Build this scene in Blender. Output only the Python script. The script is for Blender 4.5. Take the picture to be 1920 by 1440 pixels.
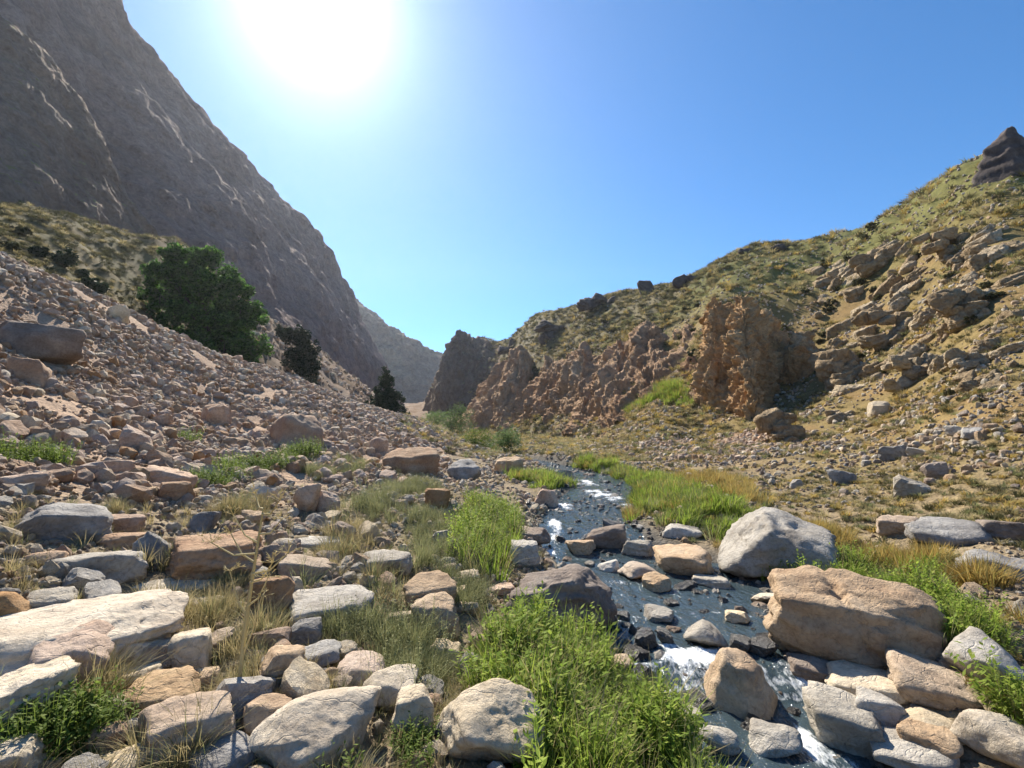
import bpy, math, random
import numpy as np
from mathutils import Vector

# ------------------------------------------------------------------ camera, sky, sun, exposure
for o in list(bpy.data.objects):
    bpy.data.objects.remove(o)
SC = bpy.context.scene
COL = SC.collection
F = 880.0                       # focal length in pixels of the 1920 px wide photograph
PITCH = math.atan(90 / F)
CZ = 1.6                        # eye height above the ground at the camera
cam_d = bpy.data.cameras.new('camera')
cam_d.sensor_fit = 'HORIZONTAL'
cam_d.sensor_width = 36
cam_d.lens = 36 * F / 1920
cam_d.clip_start = 0.05
cam_d.clip_end = 6000
cam = bpy.data.objects.new('camera', cam_d)
COL.objects.link(cam)
cam.location = (0, 0, CZ)
cam.rotation_euler = (math.radians(90) + PITCH, 0, 0)
SC.camera = cam

def ray(u, v):
    dx, dz = (u - 960) / F, (720 - v) / F
    return np.array([dx, math.cos(PITCH) - math.sin(PITCH) * dz, math.sin(PITCH) + math.cos(PITCH) * dz])

SUN = ray(592, 5)
SUN = SUN / np.linalg.norm(SUN)
SUN_EL = math.asin(SUN[2])
SUN_AZ = math.atan2(SUN[0], SUN[1])          # from +Y towards +X
sl = bpy.data.lights.new('sun', 'SUN')
sl.energy = 5.0
sl.angle = math.radians(0.53)
sl.color = (1.0, 0.905, 0.77)
sun = bpy.data.objects.new('sun', sl)
COL.objects.link(sun)
sun.rotation_euler = Vector(SUN).to_track_quat('Z', 'Y').to_euler()
sun.location = (-40, 60, 80)

W = bpy.data.worlds.new('World')
SC.world = W
W.use_nodes = True
nt = W.node_tree
nt.nodes.clear()
wo = nt.nodes.new('ShaderNodeOutputWorld')
bg = nt.nodes.new('ShaderNodeBackground')
sky = nt.nodes.new('ShaderNodeTexSky')
sky.sky_type = 'NISHITA'
sky.sun_disc = False
sky.sun_elevation = SUN_EL
sky.sun_rotation = SUN_AZ
sky.altitude = 1800
sky.air_density = 1.0
sky.dust_density = 0.15
sky.ozone_density = 3.5
bg.inputs['Strength'].default_value = 0.094
# deeper mountain blue, and a glow painted into the sky round the sun, mostly imitating camera bloom
hsv = nt.nodes.new('ShaderNodeHueSaturation')
hsv.inputs['Saturation'].default_value = 1.25
hsv.inputs['Hue'].default_value = 0.4975
nt.links.new(sky.outputs[0], hsv.inputs['Color'])
geo = nt.nodes.new('ShaderNodeTexCoord')
dotn = nt.nodes.new('ShaderNodeVectorMath'); dotn.operation = 'DOT_PRODUCT'
dotn.inputs[1].default_value = tuple(SUN)
nt.links.new(geo.outputs['Generated'], dotn.inputs[0])
def wmath(op, a, b):
    q = nt.nodes.new('ShaderNodeMath'); q.operation = op
    for sk, val in zip(q.inputs, (a, b)):
        if isinstance(val, (int, float)): sk.default_value = val
        else: nt.links.new(val, sk)
    return q.outputs[0]
cpos = wmath('MAXIMUM', dotn.outputs['Value'], 0.0)
lobe = wmath('ADD', wmath('ADD', wmath('MULTIPLY', wmath('POWER', cpos, 520.0), 10.0), wmath('MULTIPLY', wmath('POWER', cpos, 130.0), 4.2)), wmath('MULTIPLY', wmath('POWER', cpos, 40.0), 1.0))
auc = nt.nodes.new('ShaderNodeMix'); auc.data_type = 'RGBA'; auc.blend_type = 'ADD'
auc.inputs[0].default_value = 1.0
scl_ = nt.nodes.new('ShaderNodeVectorMath'); scl_.operation = 'SCALE'
scl_.inputs[0].default_value = (.93, 1.0, 1.0)
nt.links.new(lobe, scl_.inputs['Scale'])
nt.links.new(hsv.outputs[0], auc.inputs[6]); nt.links.new(scl_.outputs[0], auc.inputs[7])
nt.links.new(auc.outputs[2], bg.inputs[0])
nt.links.new(bg.outputs[0], wo.inputs[0])
SC.view_settings.view_transform = 'Standard'
SC.view_settings.look = 'None'
SC.view_settings.gamma = 1
SC.view_settings.use_curve_mapping = False
SC.view_settings.exposure = 1.1
SC.render.engine = 'CYCLES'
SC.cycles.max_bounces = 6
SC.cycles.transparent_max_bounces = 8
SC.cycles.volume_bounces = 0
SC.cycles.caustics_reflective = False
SC.cycles.caustics_refractive = False
SC.cycles.sample_clamp_indirect = 4.0
SC.cycles.use_denoising = True

RNG = np.random.default_rng(7)
random.seed(7)

# ------------------------------------------------------------------ helpers
_perm = np.random.default_rng(3).permutation(256)
_perm = np.concatenate([_perm, _perm, _perm])
_g = np.random.default_rng(4).normal(size=(256, 3))
_g /= np.linalg.norm(_g, axis=1)[:, None]

def perlin(p):
    i = np.floor(p).astype(int)
    f = p - i
    i &= 255
    w = f * f * f * (f * (f * 6 - 15) + 10)
    out = 0
    for dx in (0, 1):
        wx = w[:, 0] if dx else 1 - w[:, 0]
        for dy in (0, 1):
            wy = w[:, 1] if dy else 1 - w[:, 1]
            for dz in (0, 1):
                wz = w[:, 2] if dz else 1 - w[:, 2]
                h = _perm[_perm[_perm[(i[:, 0] + dx) & 255] + ((i[:, 1] + dy) & 255)] + ((i[:, 2] + dz) & 255)]
                out = out + wx * wy * wz * ((f - np.array([dx, dy, dz])) * _g[h]).sum(1)
    return out * 1.6

def fbm(p, octv=4, lac=2.03, gain=0.5):
    a, s, out = 1.0, 1.0, 0
    for k in range(octv):
        out = out + a * perlin(p * s + 17.3 * k)
        a *= gain
        s *= lac
    return out

def ridged(p, octv=4, gain=0.5):
    a, s, out = 1.0, 1.0, 0
    for k in range(octv):
        out = out + a * (1 - 2 * np.abs(perlin(p * s + 9.1 * k)))
        a *= gain
        s *= 2.1
    return out

def sstep(a, b, x):
    t = np.clip((x - a) / (b - a), 0, 1)
    return t * t * (3 - 2 * t)

def mesh_from(name, verts, faces, mat, parent=None, smooth=True):
    me = bpy.data.meshes.new(name)
    verts = np.asarray(verts, dtype=np.float32)
    faces = np.asarray(faces, dtype=np.int32)
    n = faces.shape[1]
    me.vertices.add(len(verts))
    me.vertices.foreach_set('co', verts.ravel())
    me.loops.add(faces.size)
    me.loops.foreach_set('vertex_index', faces.ravel())
    me.polygons.add(len(faces))
    me.polygons.foreach_set('loop_start', np.arange(0, faces.size, n, dtype=np.int32))
    me.polygons.foreach_set('use_smooth', np.full(len(faces), smooth))
    me.update(calc_edges=True)
    if mat is not None:
        me.materials.append(mat)
    return me

def link(name, me, parent=None, loc=(0, 0, 0), rot=(0, 0, 0), scale=(1, 1, 1)):
    o = bpy.data.objects.new(name, me)
    COL.objects.link(o)
    o.location, o.rotation_euler, o.scale = loc, rot, scale
    if parent:
        o.parent = parent
    return o

def tag(o, label=None, cat=None, group=None, kind=None):
    if label: o['label'] = label
    if cat: o['category'] = cat
    if group: o['group'] = group
    if kind: o['kind'] = kind
    return o

def set_color(me, name, rgb):
    at = me.color_attributes.new(name, 'FLOAT_COLOR', 'POINT')
    d = np.ones((len(rgb), 4), dtype=np.float32)
    d[:, :3] = rgb
    at.data.foreach_set('color', d.ravel())

def P(u, v, Y):
    d = ray(u, v)
    p = d * (Y / d[1])
    p[2] += CZ
    return p

def G(u, v, zr):                # the point on the pixel's ray that lies zr above the eye
    d = ray(u, v)
    p = d * (zr / d[2])
    p[2] += CZ
    return p

# ------------------------------------------------------------------ terrain
ctrl = []
for a in [(0,1440,-1.5),(300,1440,-1.6),(600,1440,-1.65),(900,1440,-1.75),(1150,1440,-2.02),
          (0,1250,-1.35),(300,1250,-1.5),(600,1250,-1.6),(850,1250,-1.75),(1050,1250,-2.0),
          (0,1100,-1.1),(300,1100,-1.35),(600,1100,-1.5),(850,1100,-1.7),(1000,1120,-1.95),
          (0,1000,-.9),(300,1000,-1.15),(600,1000,-1.35),(850,1000,-1.6),(960,1000,-1.8),
          (0,900,-.55),(300,900,-.8),(600,900,-1.1),(800,900,-1.35),(950,920,-1.65),
          (1800,1400,-2.1),(1900,1250,-1.85),(1600,1250,-2.12),(1800,1100,-1.75),(1550,1080,-2.0),
          (1900,1000,-1.4),(1650,980,-1.6),(1450,960,-1.75),(1300,920,-1.76),(1200,890,-1.7),(1880,900,-.9)]:
    ctrl.append(G(*a))
CREST = [(-250,390,14.5),(-100,440,15.5),(0,480,17),(120,530,19),(230,580,21),(350,640,24),(500,692,28),(600,735,32),(690,772,36),(780,797,42)]
for a in CREST:
    ctrl.append(P(*a))
    ctrl.append(P(a[0], a[1] + 22, a[2] * 1.22))
for a in [(0,800,8),(300,800,12.5),(600,820,17),(800,850,22),(930,865,24),(0,700,10.5),(300,720,17),(450,740,21),(0,600,13.5),
          (430,700,42),(300,610,42),(545,700,52),(0,430,32),(150,430,45),(200,440,55),(330,465,62),(0,400,50),(500,605,70),(600,665,80),
          (680,735,95),(620,735,60),(-300,420,40),(740,785,75),
          (1700,880,13),(1500,860,18),(1350,850,24),(1200,855,27),(1050,850,30),(940,852,34),
          (1880,750,14),(1700,760,22),(1550,780,28),(1400,803,31),(1880,600,22),(1700,650,31),(1550,690,37),
          (1880,450,30),(1700,500,42),(1550,560,52),(1420,555,58),(1310,815,34.5),(1480,725,40),(1340,575,56),
          (2200,700,14),(2200,400,30),(2200,900,8),(2200,1200,4),
          (1250,790,38),(1240,745,47),(1100,785,68),(980,803,88),(890,812,106),(1320,708,46),(1180,765,56),
          (1300,600,66),(1150,645,84),(1050,675,100),(985,690,118),(930,760,132),(880,797,125),(900,785,152),(830,788,165),
          (820,806,85),(790,797,120),(810,780,180),(760,788,110),(700,765,110)]:
    ctrl.append(P(*a))
RCREST = [(2500,-60,45),(2200,90,45),(1920,285,45),(1840,305,50),(1750,365,58),(1640,430,68),(1560,465,80),(1480,478,90),(1390,492,100),(1300,543,115),(1230,574,130),(1195,580,140),(1120,584,150),(1000,602,175),(900,640,190)]
for a in RCREST:
    ctrl.append(P(*a))
    ctrl.append(P(a[0], a[1] + 110, a[2] * 1.35))
for x, y, zr in [(0,0,-1.6),(0,-6,-1.5),(-6,-5,-.6),(-15,-5,3),(-25,-5,8),(6,-6,-1.95),(3,-6,-2.1),(14,-5,1),(25,-5,7),(0,-40,-2.5),(-40,-40,12),(40,-40,12),
                 (-12,2,1.6),(-20,5,6),(-30,10,12),(-50,20,25),(-80,100,22),(-100,200,22),(-60,250,14),(-150,60,35),(-40,320,18),(30,330,10),(120,150,10),(130,40,10),
                 (-380,100,10),(-300,350,10),(0,480,5),(300,300,0),(350,0,0),(200,-250,0),(-200,-250,5),(0,-350,-3)]:
    ctrl.append(np.array([x, y, zr + CZ]))
ctrl = np.array(ctrl)

def warp(xy):
    r = np.hypot(xy[:, 0], xy[:, 1]) + 1e-9
    return xy / r[:, None] * np.log1p(r / 3.0)[:, None]

_q = warp(ctrl[:, :2])
def _ker(d2):
    return np.where(d2 > 1e-12, d2 * np.log(np.maximum(d2, 1e-12)), 0)
_n = len(ctrl)
_A = np.zeros((_n + 3, _n + 3))
_A[:_n, :_n] = _ker(((_q[:, None] - _q[None]) ** 2).sum(2)) + 2e-4 * np.eye(_n)
_A[:_n, _n] = 1
_A[:_n, _n + 1:] = _q
_A[_n:, :_n] = _A[:_n, _n:].T
_w = np.linalg.solve(_A, np.concatenate([ctrl[:, 2], np.zeros(3)]))

def tps(x, y):
    q = warp(np.stack([x, y], 1))
    out = np.empty(len(q))
    for k in range(0, len(q), 20000):
        s = q[k:k + 20000]
        d2 = (s[:, 0][:, None] - _q[:, 0][None]) ** 2 + (s[:, 1][:, None] - _q[:, 1][None]) ** 2
        out[k:k + 20000] = _ker(d2) @ _w[:_n] + _w[_n] + s @ _w[_n + 1:]
    return out

# stream: water level along y and both edges
ZW_Y = np.array([-30, 1.5, 2.6, 3.3, 4.2, 4.6, 6.8, 7.6, 8.6, 9.8, 12, 16, 20, 32, 60, 90, 120, 180])
ZW_Z = np.array([-2.9, -2.42, -2.37, -2.31, -2.27, -2.14, -2.10, -2.07, -2.04, -1.92, -1.89, -1.82, -1.77, -1.62, -1.3, -0.8, 0.3, 5.0]) + CZ
def zw(y):
    return np.interp(y, ZW_Y, ZW_Z)
_st = []
for v, ul, ur in [(1520,1330,1690),(1440,1290,1620),(1320,1235,1545),(1250,1195,1470),(1180,1125,1450),(1120,1095,1455),(1060,1040,1350),(1020,1012,1225),(985,1012,1180),(950,1025,1185),(915,1075,1200),(893,1050,1150)]:
    ys = np.linspace(1.2, 40, 4000)
    d = ray(0, v)
    y0 = ys[np.argmin(np.abs(d[2] / d[1] * ys + CZ - zw(ys)))]
    s = y0 / d[1] / F
    _st.append((y0, (ul - 960) * s, (ur - 960) * s))
_st.sort()
_st = [(-30, 3.0, 5.0), (-3, 1.9, 3.6), (0.5, 1.3, 3.0)] + _st + [(27, 0.6, 2.2), (34, -2.2, -.4), (50, -6.0, -4.0), (75, -12.5, -10), (110, -20, -17), (180, -33, -28)]
_st = np.array(_st)
def stream(y):
    a = np.interp(y, _st[:, 0], _st[:, 1])
    b = np.interp(y, _st[:, 0], _st[:, 2])
    return (a + b) / 2, (b - a) / 2

_ca = np.array([(u - 960) / F for u, v, Y in CREST])
_cy = np.array([Y for u, v, Y in CREST])
def crest_y(x, y):
    return np.interp(x / np.maximum(y, .5), _ca, _cy, left=14, right=60)
_toe = np.array([(-40, -7), (3, -6.2), (5.4, -5.7), (6.5, -4.6), (9, -3.9), (16, -2.6), (27, -3.4), (40, -7.5), (60, -12)])
def scree_mask(x, y):           # loose pink scree between its toe and the crest
    e = fbm(np.stack([x * .35, y * .35, x * 0], 1), 2) * 1.2
    return sstep(-.6, 1.2, np.interp(y, _toe[:, 0], _toe[:, 1]) - x + e) * (y < crest_y(x, y) + 1.5) * (y > -30)

def H(x, y):
    x = np.asarray(x, float); y = np.asarray(y, float)
    r = np.hypot(x, y)
    z = tps(x, y)
    p = np.stack([x, y, np.zeros_like(x)], 1)
    far = sstep(12, 60, r)
    z = z + .10 * fbm(p * .9, 4) * (1 - .3 * far) + .03 * fbm(p * 5.0, 2) * (r < 30)
    rough = sstep(25, 70, r)
    z = z + rough * (.9 * fbm(p * .12, 4) + .55 * ridged(p * .22 + 5, 3))
    xs, hw = stream(y)
    d = np.abs(x - xs) / hw
    w = zw(y)
    bank = np.maximum(z, w + .05 + .1 * np.clip(d - 1, 0, 2))
    bed = w - .16 * (1 - np.clip(d, 0, 1) ** 2) - .02 + .04 * fbm(p * 3, 2)
    k = sstep(.8, 1.35, d)
    zz = np.where((y > -28) & (y < 130), bed * (1 - k) + bank * k, z)
    return zz

def H1(x, y):
    return float(H(np.array([x]), np.array([y]))[0])

def hit(u, v, water=True, y0=1.0, y1=260.0):
    d = ray(u, v)
    ys = np.geomspace(y0, y1, 1400)
    x = d[0] / d[1] * ys
    zr = d[2] / d[1] * ys + CZ
    h = H(x, ys)
    if water:
        xs, hw = stream(ys)
        h = np.where((np.abs(x - xs) < hw * 1.1) & (ys < 60), np.maximum(h, zw(ys)), h)
    k = np.nonzero(zr < h)[0]
    if len(k) == 0:
        return None
    k = k[0]
    if k > 0:
        t = (zr[k-1] - h[k-1]) / max((zr[k-1] - h[k-1]) - (zr[k] - h[k]), 1e-9)
        Y = ys[k-1] + t * (ys[k] - ys[k-1])
    else:
        Y = ys[k]
    return np.array([d[0] / d[1] * Y, Y, d[2] / d[1] * Y + CZ])

# ------------------------------------------------------------------ materials
class N:
    def __init__(s, name):
        s.m = bpy.data.materials.new(name)
        s.m.use_nodes = True
        s.t = s.m.node_tree
        s.t.nodes.clear()
        s.out = s.t.nodes.new('ShaderNodeOutputMaterial')
    def n(s, kind, **kw):
        x = s.t.nodes.new('ShaderNode' + kind)
        for k, v in kw.items():
            if k.startswith('i_'):
                x.inputs[k[2:].replace('_', ' ')].default_value = v
            else:
                setattr(x, k, v)
        return x
    def l(s, a, b):
        s.t.links.new(a, b)
    def noise(s, vec, scale, detail=4, rough=.55):
        x = s.n('TexNoise', i_Scale=scale, i_Detail=detail, i_Roughness=rough)
        if vec is not None: s.l(vec, x.inputs['Vector'])
        return x.outputs['Fac']
    def ramp(s, fac, stops):
        x = s.n('ValToRGB')
        cr = x.color_ramp
        while len(cr.elements) < len(stops):
            cr.elements.new(.5)
        for e, (p, c) in zip(cr.elements, stops):
            e.position = p
            e.color = (*c, 1) if len(c) == 3 else c
        s.l(fac, x.inputs[0])
        return x.outputs[0]
    def mix(s, a, b, fac, mode='MIX'):
        x = s.n('Mix', data_type='RGBA', blend_type=mode)
        for sock, val in ((x.inputs[0], fac), (x.inputs[6], a), (x.inputs[7], b)):
            if isinstance(val, (int, float)): sock.default_value = val
            elif isinstance(val, tuple): sock.default_value = (*val, 1)
            else: s.l(val, sock)
        return x.outputs[2]
    def math(s, op, a, b=None):
        x = s.n('Math', operation=op)
        for sock, val in zip(x.inputs, (a, b)):
            if val is None: continue
            if isinstance(val, (int, float)): sock.default_value = val
            else: s.l(val, sock)
        return x.outputs[0]
    def bump(s, h, strength, dist, normal=None):
        x = s.n('Bump', i_Strength=strength, i_Distance=dist)
        s.l(h, x.inputs['Height'])
        if normal is not None: s.l(normal, x.inputs['Normal'])
        return x.outputs[0]

def rock_mat(name, c0, c1, c2, rough=.9, scale=1.0, bump=.85, spec=.25, vary=.3, dist=.03):
    s = N(name)
    tc = s.n('TexCoord').outputs['Object']
    oi = s.n('ObjectInfo')
    add = s.n('VectorMath', operation='ADD')
    cb = s.n('CombineXYZ')
    for k in range(3): s.l(s.math('MULTIPLY', oi.outputs['Random'], 37.0 + 11 * k), cb.inputs[k])
    s.l(tc, add.inputs[0]); s.l(cb.outputs[0], add.inputs[1])
    v = add.outputs[0]
    big = s.noise(v, 2.2 * scale, 5, .6)
    fine = s.noise(v, 22 * scale, 6, .7)
    col = s.ramp(big, [(.3, c0), (.5, c1), (.7, c2)])
    speck = s.ramp(fine, [(.3, (.55, .53, .5)), (.52, (1, 1, 1)), (.75, (1.18, 1.16, 1.12))])
    col = s.mix(col, speck, .75, 'MULTIPLY')
    # veins and cracks
    dv = s.n('VectorMath', operation='MULTIPLY_ADD')
    nz = s.n('TexNoise', i_Scale=3 * scale, i_Detail=3)
    s.l(v, nz.inputs['Vector'])
    s.l(nz.outputs['Color'], dv.inputs[0]); dv.inputs[1].default_value = (.9, .9, .9); s.l(v, dv.inputs[2])
    vo = s.n('TexVoronoi', feature='DISTANCE_TO_EDGE', i_Scale=2.6 * scale)
    s.l(dv.outputs[0], vo.inputs['Vector'])
    crack = s.ramp(vo.outputs['Distance'], [(0, (0, 0, 0)), (.035, (1, 1, 1))])
    col = s.mix(col, s.mix((.6, .56, .5), (1, 1, 1), crack), .18, 'MULTIPLY')
    br = s.math('ADD', s.math('MULTIPLY', oi.outputs['Random'], vary), 1 - vary / 2)
    hs = s.n('HueSaturation')
    s.l(br, hs.inputs['Value']); s.l(col, hs.inputs['Color'])
    r2 = s.math('FRACT', s.math('MULTIPLY', oi.outputs['Random'], 7.31))
    s.l(s.math('ADD', s.math('MULTIPLY', r2, .4), .70), hs.inputs['Saturation'])
    b = s.n('BsdfPrincipled', i_Roughness=rough)
    b.inputs['Specular IOR Level'].default_value = spec
    s.l(hs.outputs[0], b.inputs['Base Color'])
    mid = s.noise(v, 3.6 * scale, 9, .74)
    hgt = s.math('ADD', s.math('MULTIPLY', mid, 1.2), s.math('MULTIPLY', fine, .4))
    hgt = s.math('ADD', hgt, s.math('MULTIPLY', crack, .12))
    s.l(s.bump(hgt, bump, dist / scale * 2.2), b.inputs['Normal'])
    s.l(b.outputs[0], s.out.inputs[0])
    return s.m

M = {}
M['tan'] = rock_mat('rock_tan', (.32, .21, .125), (.45, .325, .205), (.53, .41, .28))
M['cream'] = rock_mat('rock_cream', (.45, .345, .225), (.60, .50, .35), (.68, .585, .44))
M['grey'] = rock_mat('rock_grey', (.27, .235, .19), (.42, .385, .325), (.54, .50, .43))
M['blue'] = rock_mat('rock_bluegrey', (.15, .14, .128), (.27, .255, .235), (.40, .385, .355))
M['orange'] = rock_mat('rock_orange', (.30, .16, .075), (.38, .23, .12), (.44, .31, .19))
M['pink'] = rock_mat('rock_pink', (.37, .235, .15), (.48, .335, .23), (.57, .44, .325))
M['brown'] = rock_mat('rock_brown', (.17, .125, .095), (.26, .20, .155), (.36, .30, .24))
M['wet'] = rock_mat('rock_wet', (.035, .033, .03), (.06, .057, .052), (.10, .095, .085), rough=.28, spec=.6)
M['volc'] = rock_mat('rock_dark', (.05, .042, .042), (.085, .07, .066), (.13, .11, .10), scale=.6, bump=1.0)

def ground_mat():
    s = N('ground')
    at = s.n('VertexColor', layer_name='ground').outputs[0]
    tc = s.n('TexCoord').outputs['Object']
    n1 = s.noise(tc, 1.3, 6, .65)
    n2 = s.noise(tc, 14, 6, .7)
    c = s.mix(at, s.ramp(n1, [(.3, (.6, .6, .6)), (.55, (1, 1, 1)), (.75, (1.25, 1.22, 1.15))]), .8, 'MULTIPLY')
    c = s.mix(c, s.ramp(n2, [(.3, (.5, .5, .5)), (.55, (1, 1, 1)), (.75, (1.35, 1.3, 1.25))]), .8, 'MULTIPLY')
    vo = s.n('TexVoronoi', i_Scale=16.0)
    s.l(tc, vo.inputs['Vector'])
    b = s.n('BsdfPrincipled', i_Roughness=.95)
    b.inputs['Specular IOR Level'].default_value = .15
    s.l(c, b.inputs['Base Color'])
    h = s.math('ADD', s.math('MULTIPLY', n2, .6), s.math('MULTIPLY', vo.outputs['Distance'], -.6))
    nb = s.bump(n1, .6, .25)
    s.l(s.bump(h, .8, .06, nb), b.inputs['Normal'])
    s.l(b.outputs[0], s.out.inputs[0])
    return s.m
M['ground'] = ground_mat()

def cliff_mat(name, stops, sc=1.0, bump=.8, grass=None):
    s = N(name)
    tc = s.n('TexCoord').outputs['Object']
    n1 = s.noise(tc, .16 * sc, 6, .62)
    n2 = s.noise(tc, 1.2 * sc, 6, .68)
    n3 = s.noise(tc, 5.0 * sc, 5, .7)
    c = s.ramp(n1, stops)
    c = s.mix(c, s.ramp(n2, [(.3, (.6, .57, .55)), (.52, (1, 1, 1)), (.72, (1.3, 1.27, 1.2))]), .85, 'MULTIPLY')
    c = s.mix(c, s.ramp(n3, [(.32, (.65, .63, .6)), (.55, (1, 1, 1)), (.75, (1.3, 1.28, 1.25))]), .7, 'MULTIPLY')
    if grass:
        ge = s.n('NewGeometry')
        sp = s.n('SeparateXYZ')
        s.l(ge.outputs['True Normal'], sp.inputs[0])
        f = s.math('ADD', sp.outputs[2], s.math('MULTIPLY', n2, .5))
        f = s.ramp(f, [(grass[1], (0, 0, 0)), (grass[1] + .12, (1, 1, 1))])
        c = s.mix(c, grass[0], f)
    b = s.n('BsdfPrincipled', i_Roughness=.95)
    b.inputs['Specular IOR Level'].default_value = .15
    s.l(c, b.inputs['Base Color'])
    vo = s.n('TexVoronoi', i_Scale=1.7 * sc)
    s.l(tc, vo.inputs['Vector'])
    nb = s.bump(n1, .5, 1.5 / sc)
    nb = s.bump(s.math('SUBTRACT', n2, s.math('MULTIPLY', vo.outputs['Distance'], .5)), bump, .6 / sc, nb)
    s.l(s.bump(n3, bump, .16 / sc, nb), b.inputs['Normal'])
    s.l(b.outputs[0], s.out.inputs[0])
    return s.m
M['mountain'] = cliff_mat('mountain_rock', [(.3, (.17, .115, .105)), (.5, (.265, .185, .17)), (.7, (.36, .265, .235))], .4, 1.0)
M['spur'] = cliff_mat('spur_rock', [(.3, (.15, .10, .08)), (.5, (.22, .15, .115)), (.7, (.25, .19, .15))], .5, grass=((.20, .17, .075), .95))
M['farmt'] = cliff_mat('far_rock', [(.3, (.18, .13, .105)), (.5, (.24, .185, .15)), (.7, (.27, .23, .17))], .25)
M['cliff'] = cliff_mat('conglomerate', [(.3, (.47, .275, .125)), (.5, (.57, .37, .19)), (.7, (.63, .455, .265))], 1.1, 1.0, grass=((.22, .19, .09), 1.12))
M['cliff2'] = cliff_mat('red_conglomerate', [(.3, (.40, .25, .145)), (.5, (.50, .335, .21)), (.7, (.57, .42, .28))], .7, 1.0, grass=((.22, .19, .10), 1.12))
M['hillrock'] = cliff_mat('hill_rock', [(.3, (.33, .24, .145)), (.5, (.44, .34, .215)), (.7, (.53, .43, .29))], 1.4, 1.0, grass=((.22, .19, .085), 1.25))
M['hillrock2'] = cliff_mat('pale_hill_rock', [(.3, (.40, .32, .21)), (.5, (.52, .43, .30)), (.7, (.60, .52, .39))], 1.6, 1.0, grass=((.24, .2, .09), 1.3))
M['head'] = cliff_mat('brown_rock', [(.3, (.14, .10, .085)), (.5, (.21, .155, .125)), (.7, (.27, .21, .16))], .5, grass=((.19, .17, .09), .98))

def leaf_mat(name, cols, trans=.45, rough=.65):
    s = N(name)
    ge = s.n('NewGeometry')
    oi = s.n('ObjectInfo')
    tc = s.n('TexCoord').outputs['Object']
    f = s.math('FRACT', s.math('ADD', ge.outputs['Random Per Island'], oi.outputs['Random']))
    c = s.ramp(f, [(k / (len(cols) - 1), cc) for k, cc in enumerate(cols)])
    br = s.math('ADD', s.math('MULTIPLY', oi.outputs['Random'], .5), .75)
    hs = s.n('HueSaturation'); s.l(c, hs.inputs['Color']); s.l(br, hs.inputs['Value'])
    b = s.n('BsdfPrincipled', i_Roughness=rough)
    b.inputs['Specular IOR Level'].default_value = .12
    s.l(hs.outputs[0], b.inputs['Base Color'])
    tr = s.n('BsdfTranslucent')
    s.l(hs.outputs[0], tr.inputs[0])
    mx = s.n('MixShader'); mx.inputs[0].default_value = trans
    s.l(b.outputs[0], mx.inputs[1]); s.l(tr.outputs[0], mx.inputs[2])
    s.l(mx.outputs[0], s.out.inputs[0])
    return s.m
M['grass'] = leaf_mat('grass_green', [(.12, .20, .03), (.22, .31, .045), (.31, .39, .07), (.17, .26, .035), (.34, .36, .09)], .5)
M['grassdk'] = leaf_mat('herb_green', [(.08, .13, .025), (.13, .19, .035), (.19, .25, .05)], .45)
M['sage'] = leaf_mat('sage_grass', [(.17, .19, .085), (.22, .24, .11), (.28, .27, .13)], .4)
M['gold'] = leaf_mat('grass_gold', [(.36, .24, .07), (.45, .32, .10), (.40, .33, .12), (.30, .26, .07)], .4)
M['dry'] = leaf_mat('grass_dry', [(.34, .28, .14), (.42, .35, .19), (.27, .25, .11)], .35)
M['straw'] = leaf_mat('straw', [(.60, .49, .23), (.68, .57, .30)], .15)
M['walnut'] = leaf_mat('walnut_leaf', [(.022, .055, .012), (.045, .10, .022), (.10, .20, .04)], .5)
M['conifer'] = leaf_mat('dark_needle', [(.018, .035, .018), (.03, .05, .025), (.04, .06, .03)], .2)
M['willow'] = leaf_mat('willow_leaf', [(.09, .15, .05), (.13, .20, .07), (.17, .23, .10)], .45)
M['shrub'] = leaf_mat('shrub_leaf', [(.06, .065, .03), (.10, .10, .045), (.14, .13, .065)], .3)
M['bark'] = rock_mat('bark', (.05, .04, .03), (.085, .07, .055), (.12, .10, .08))

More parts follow.
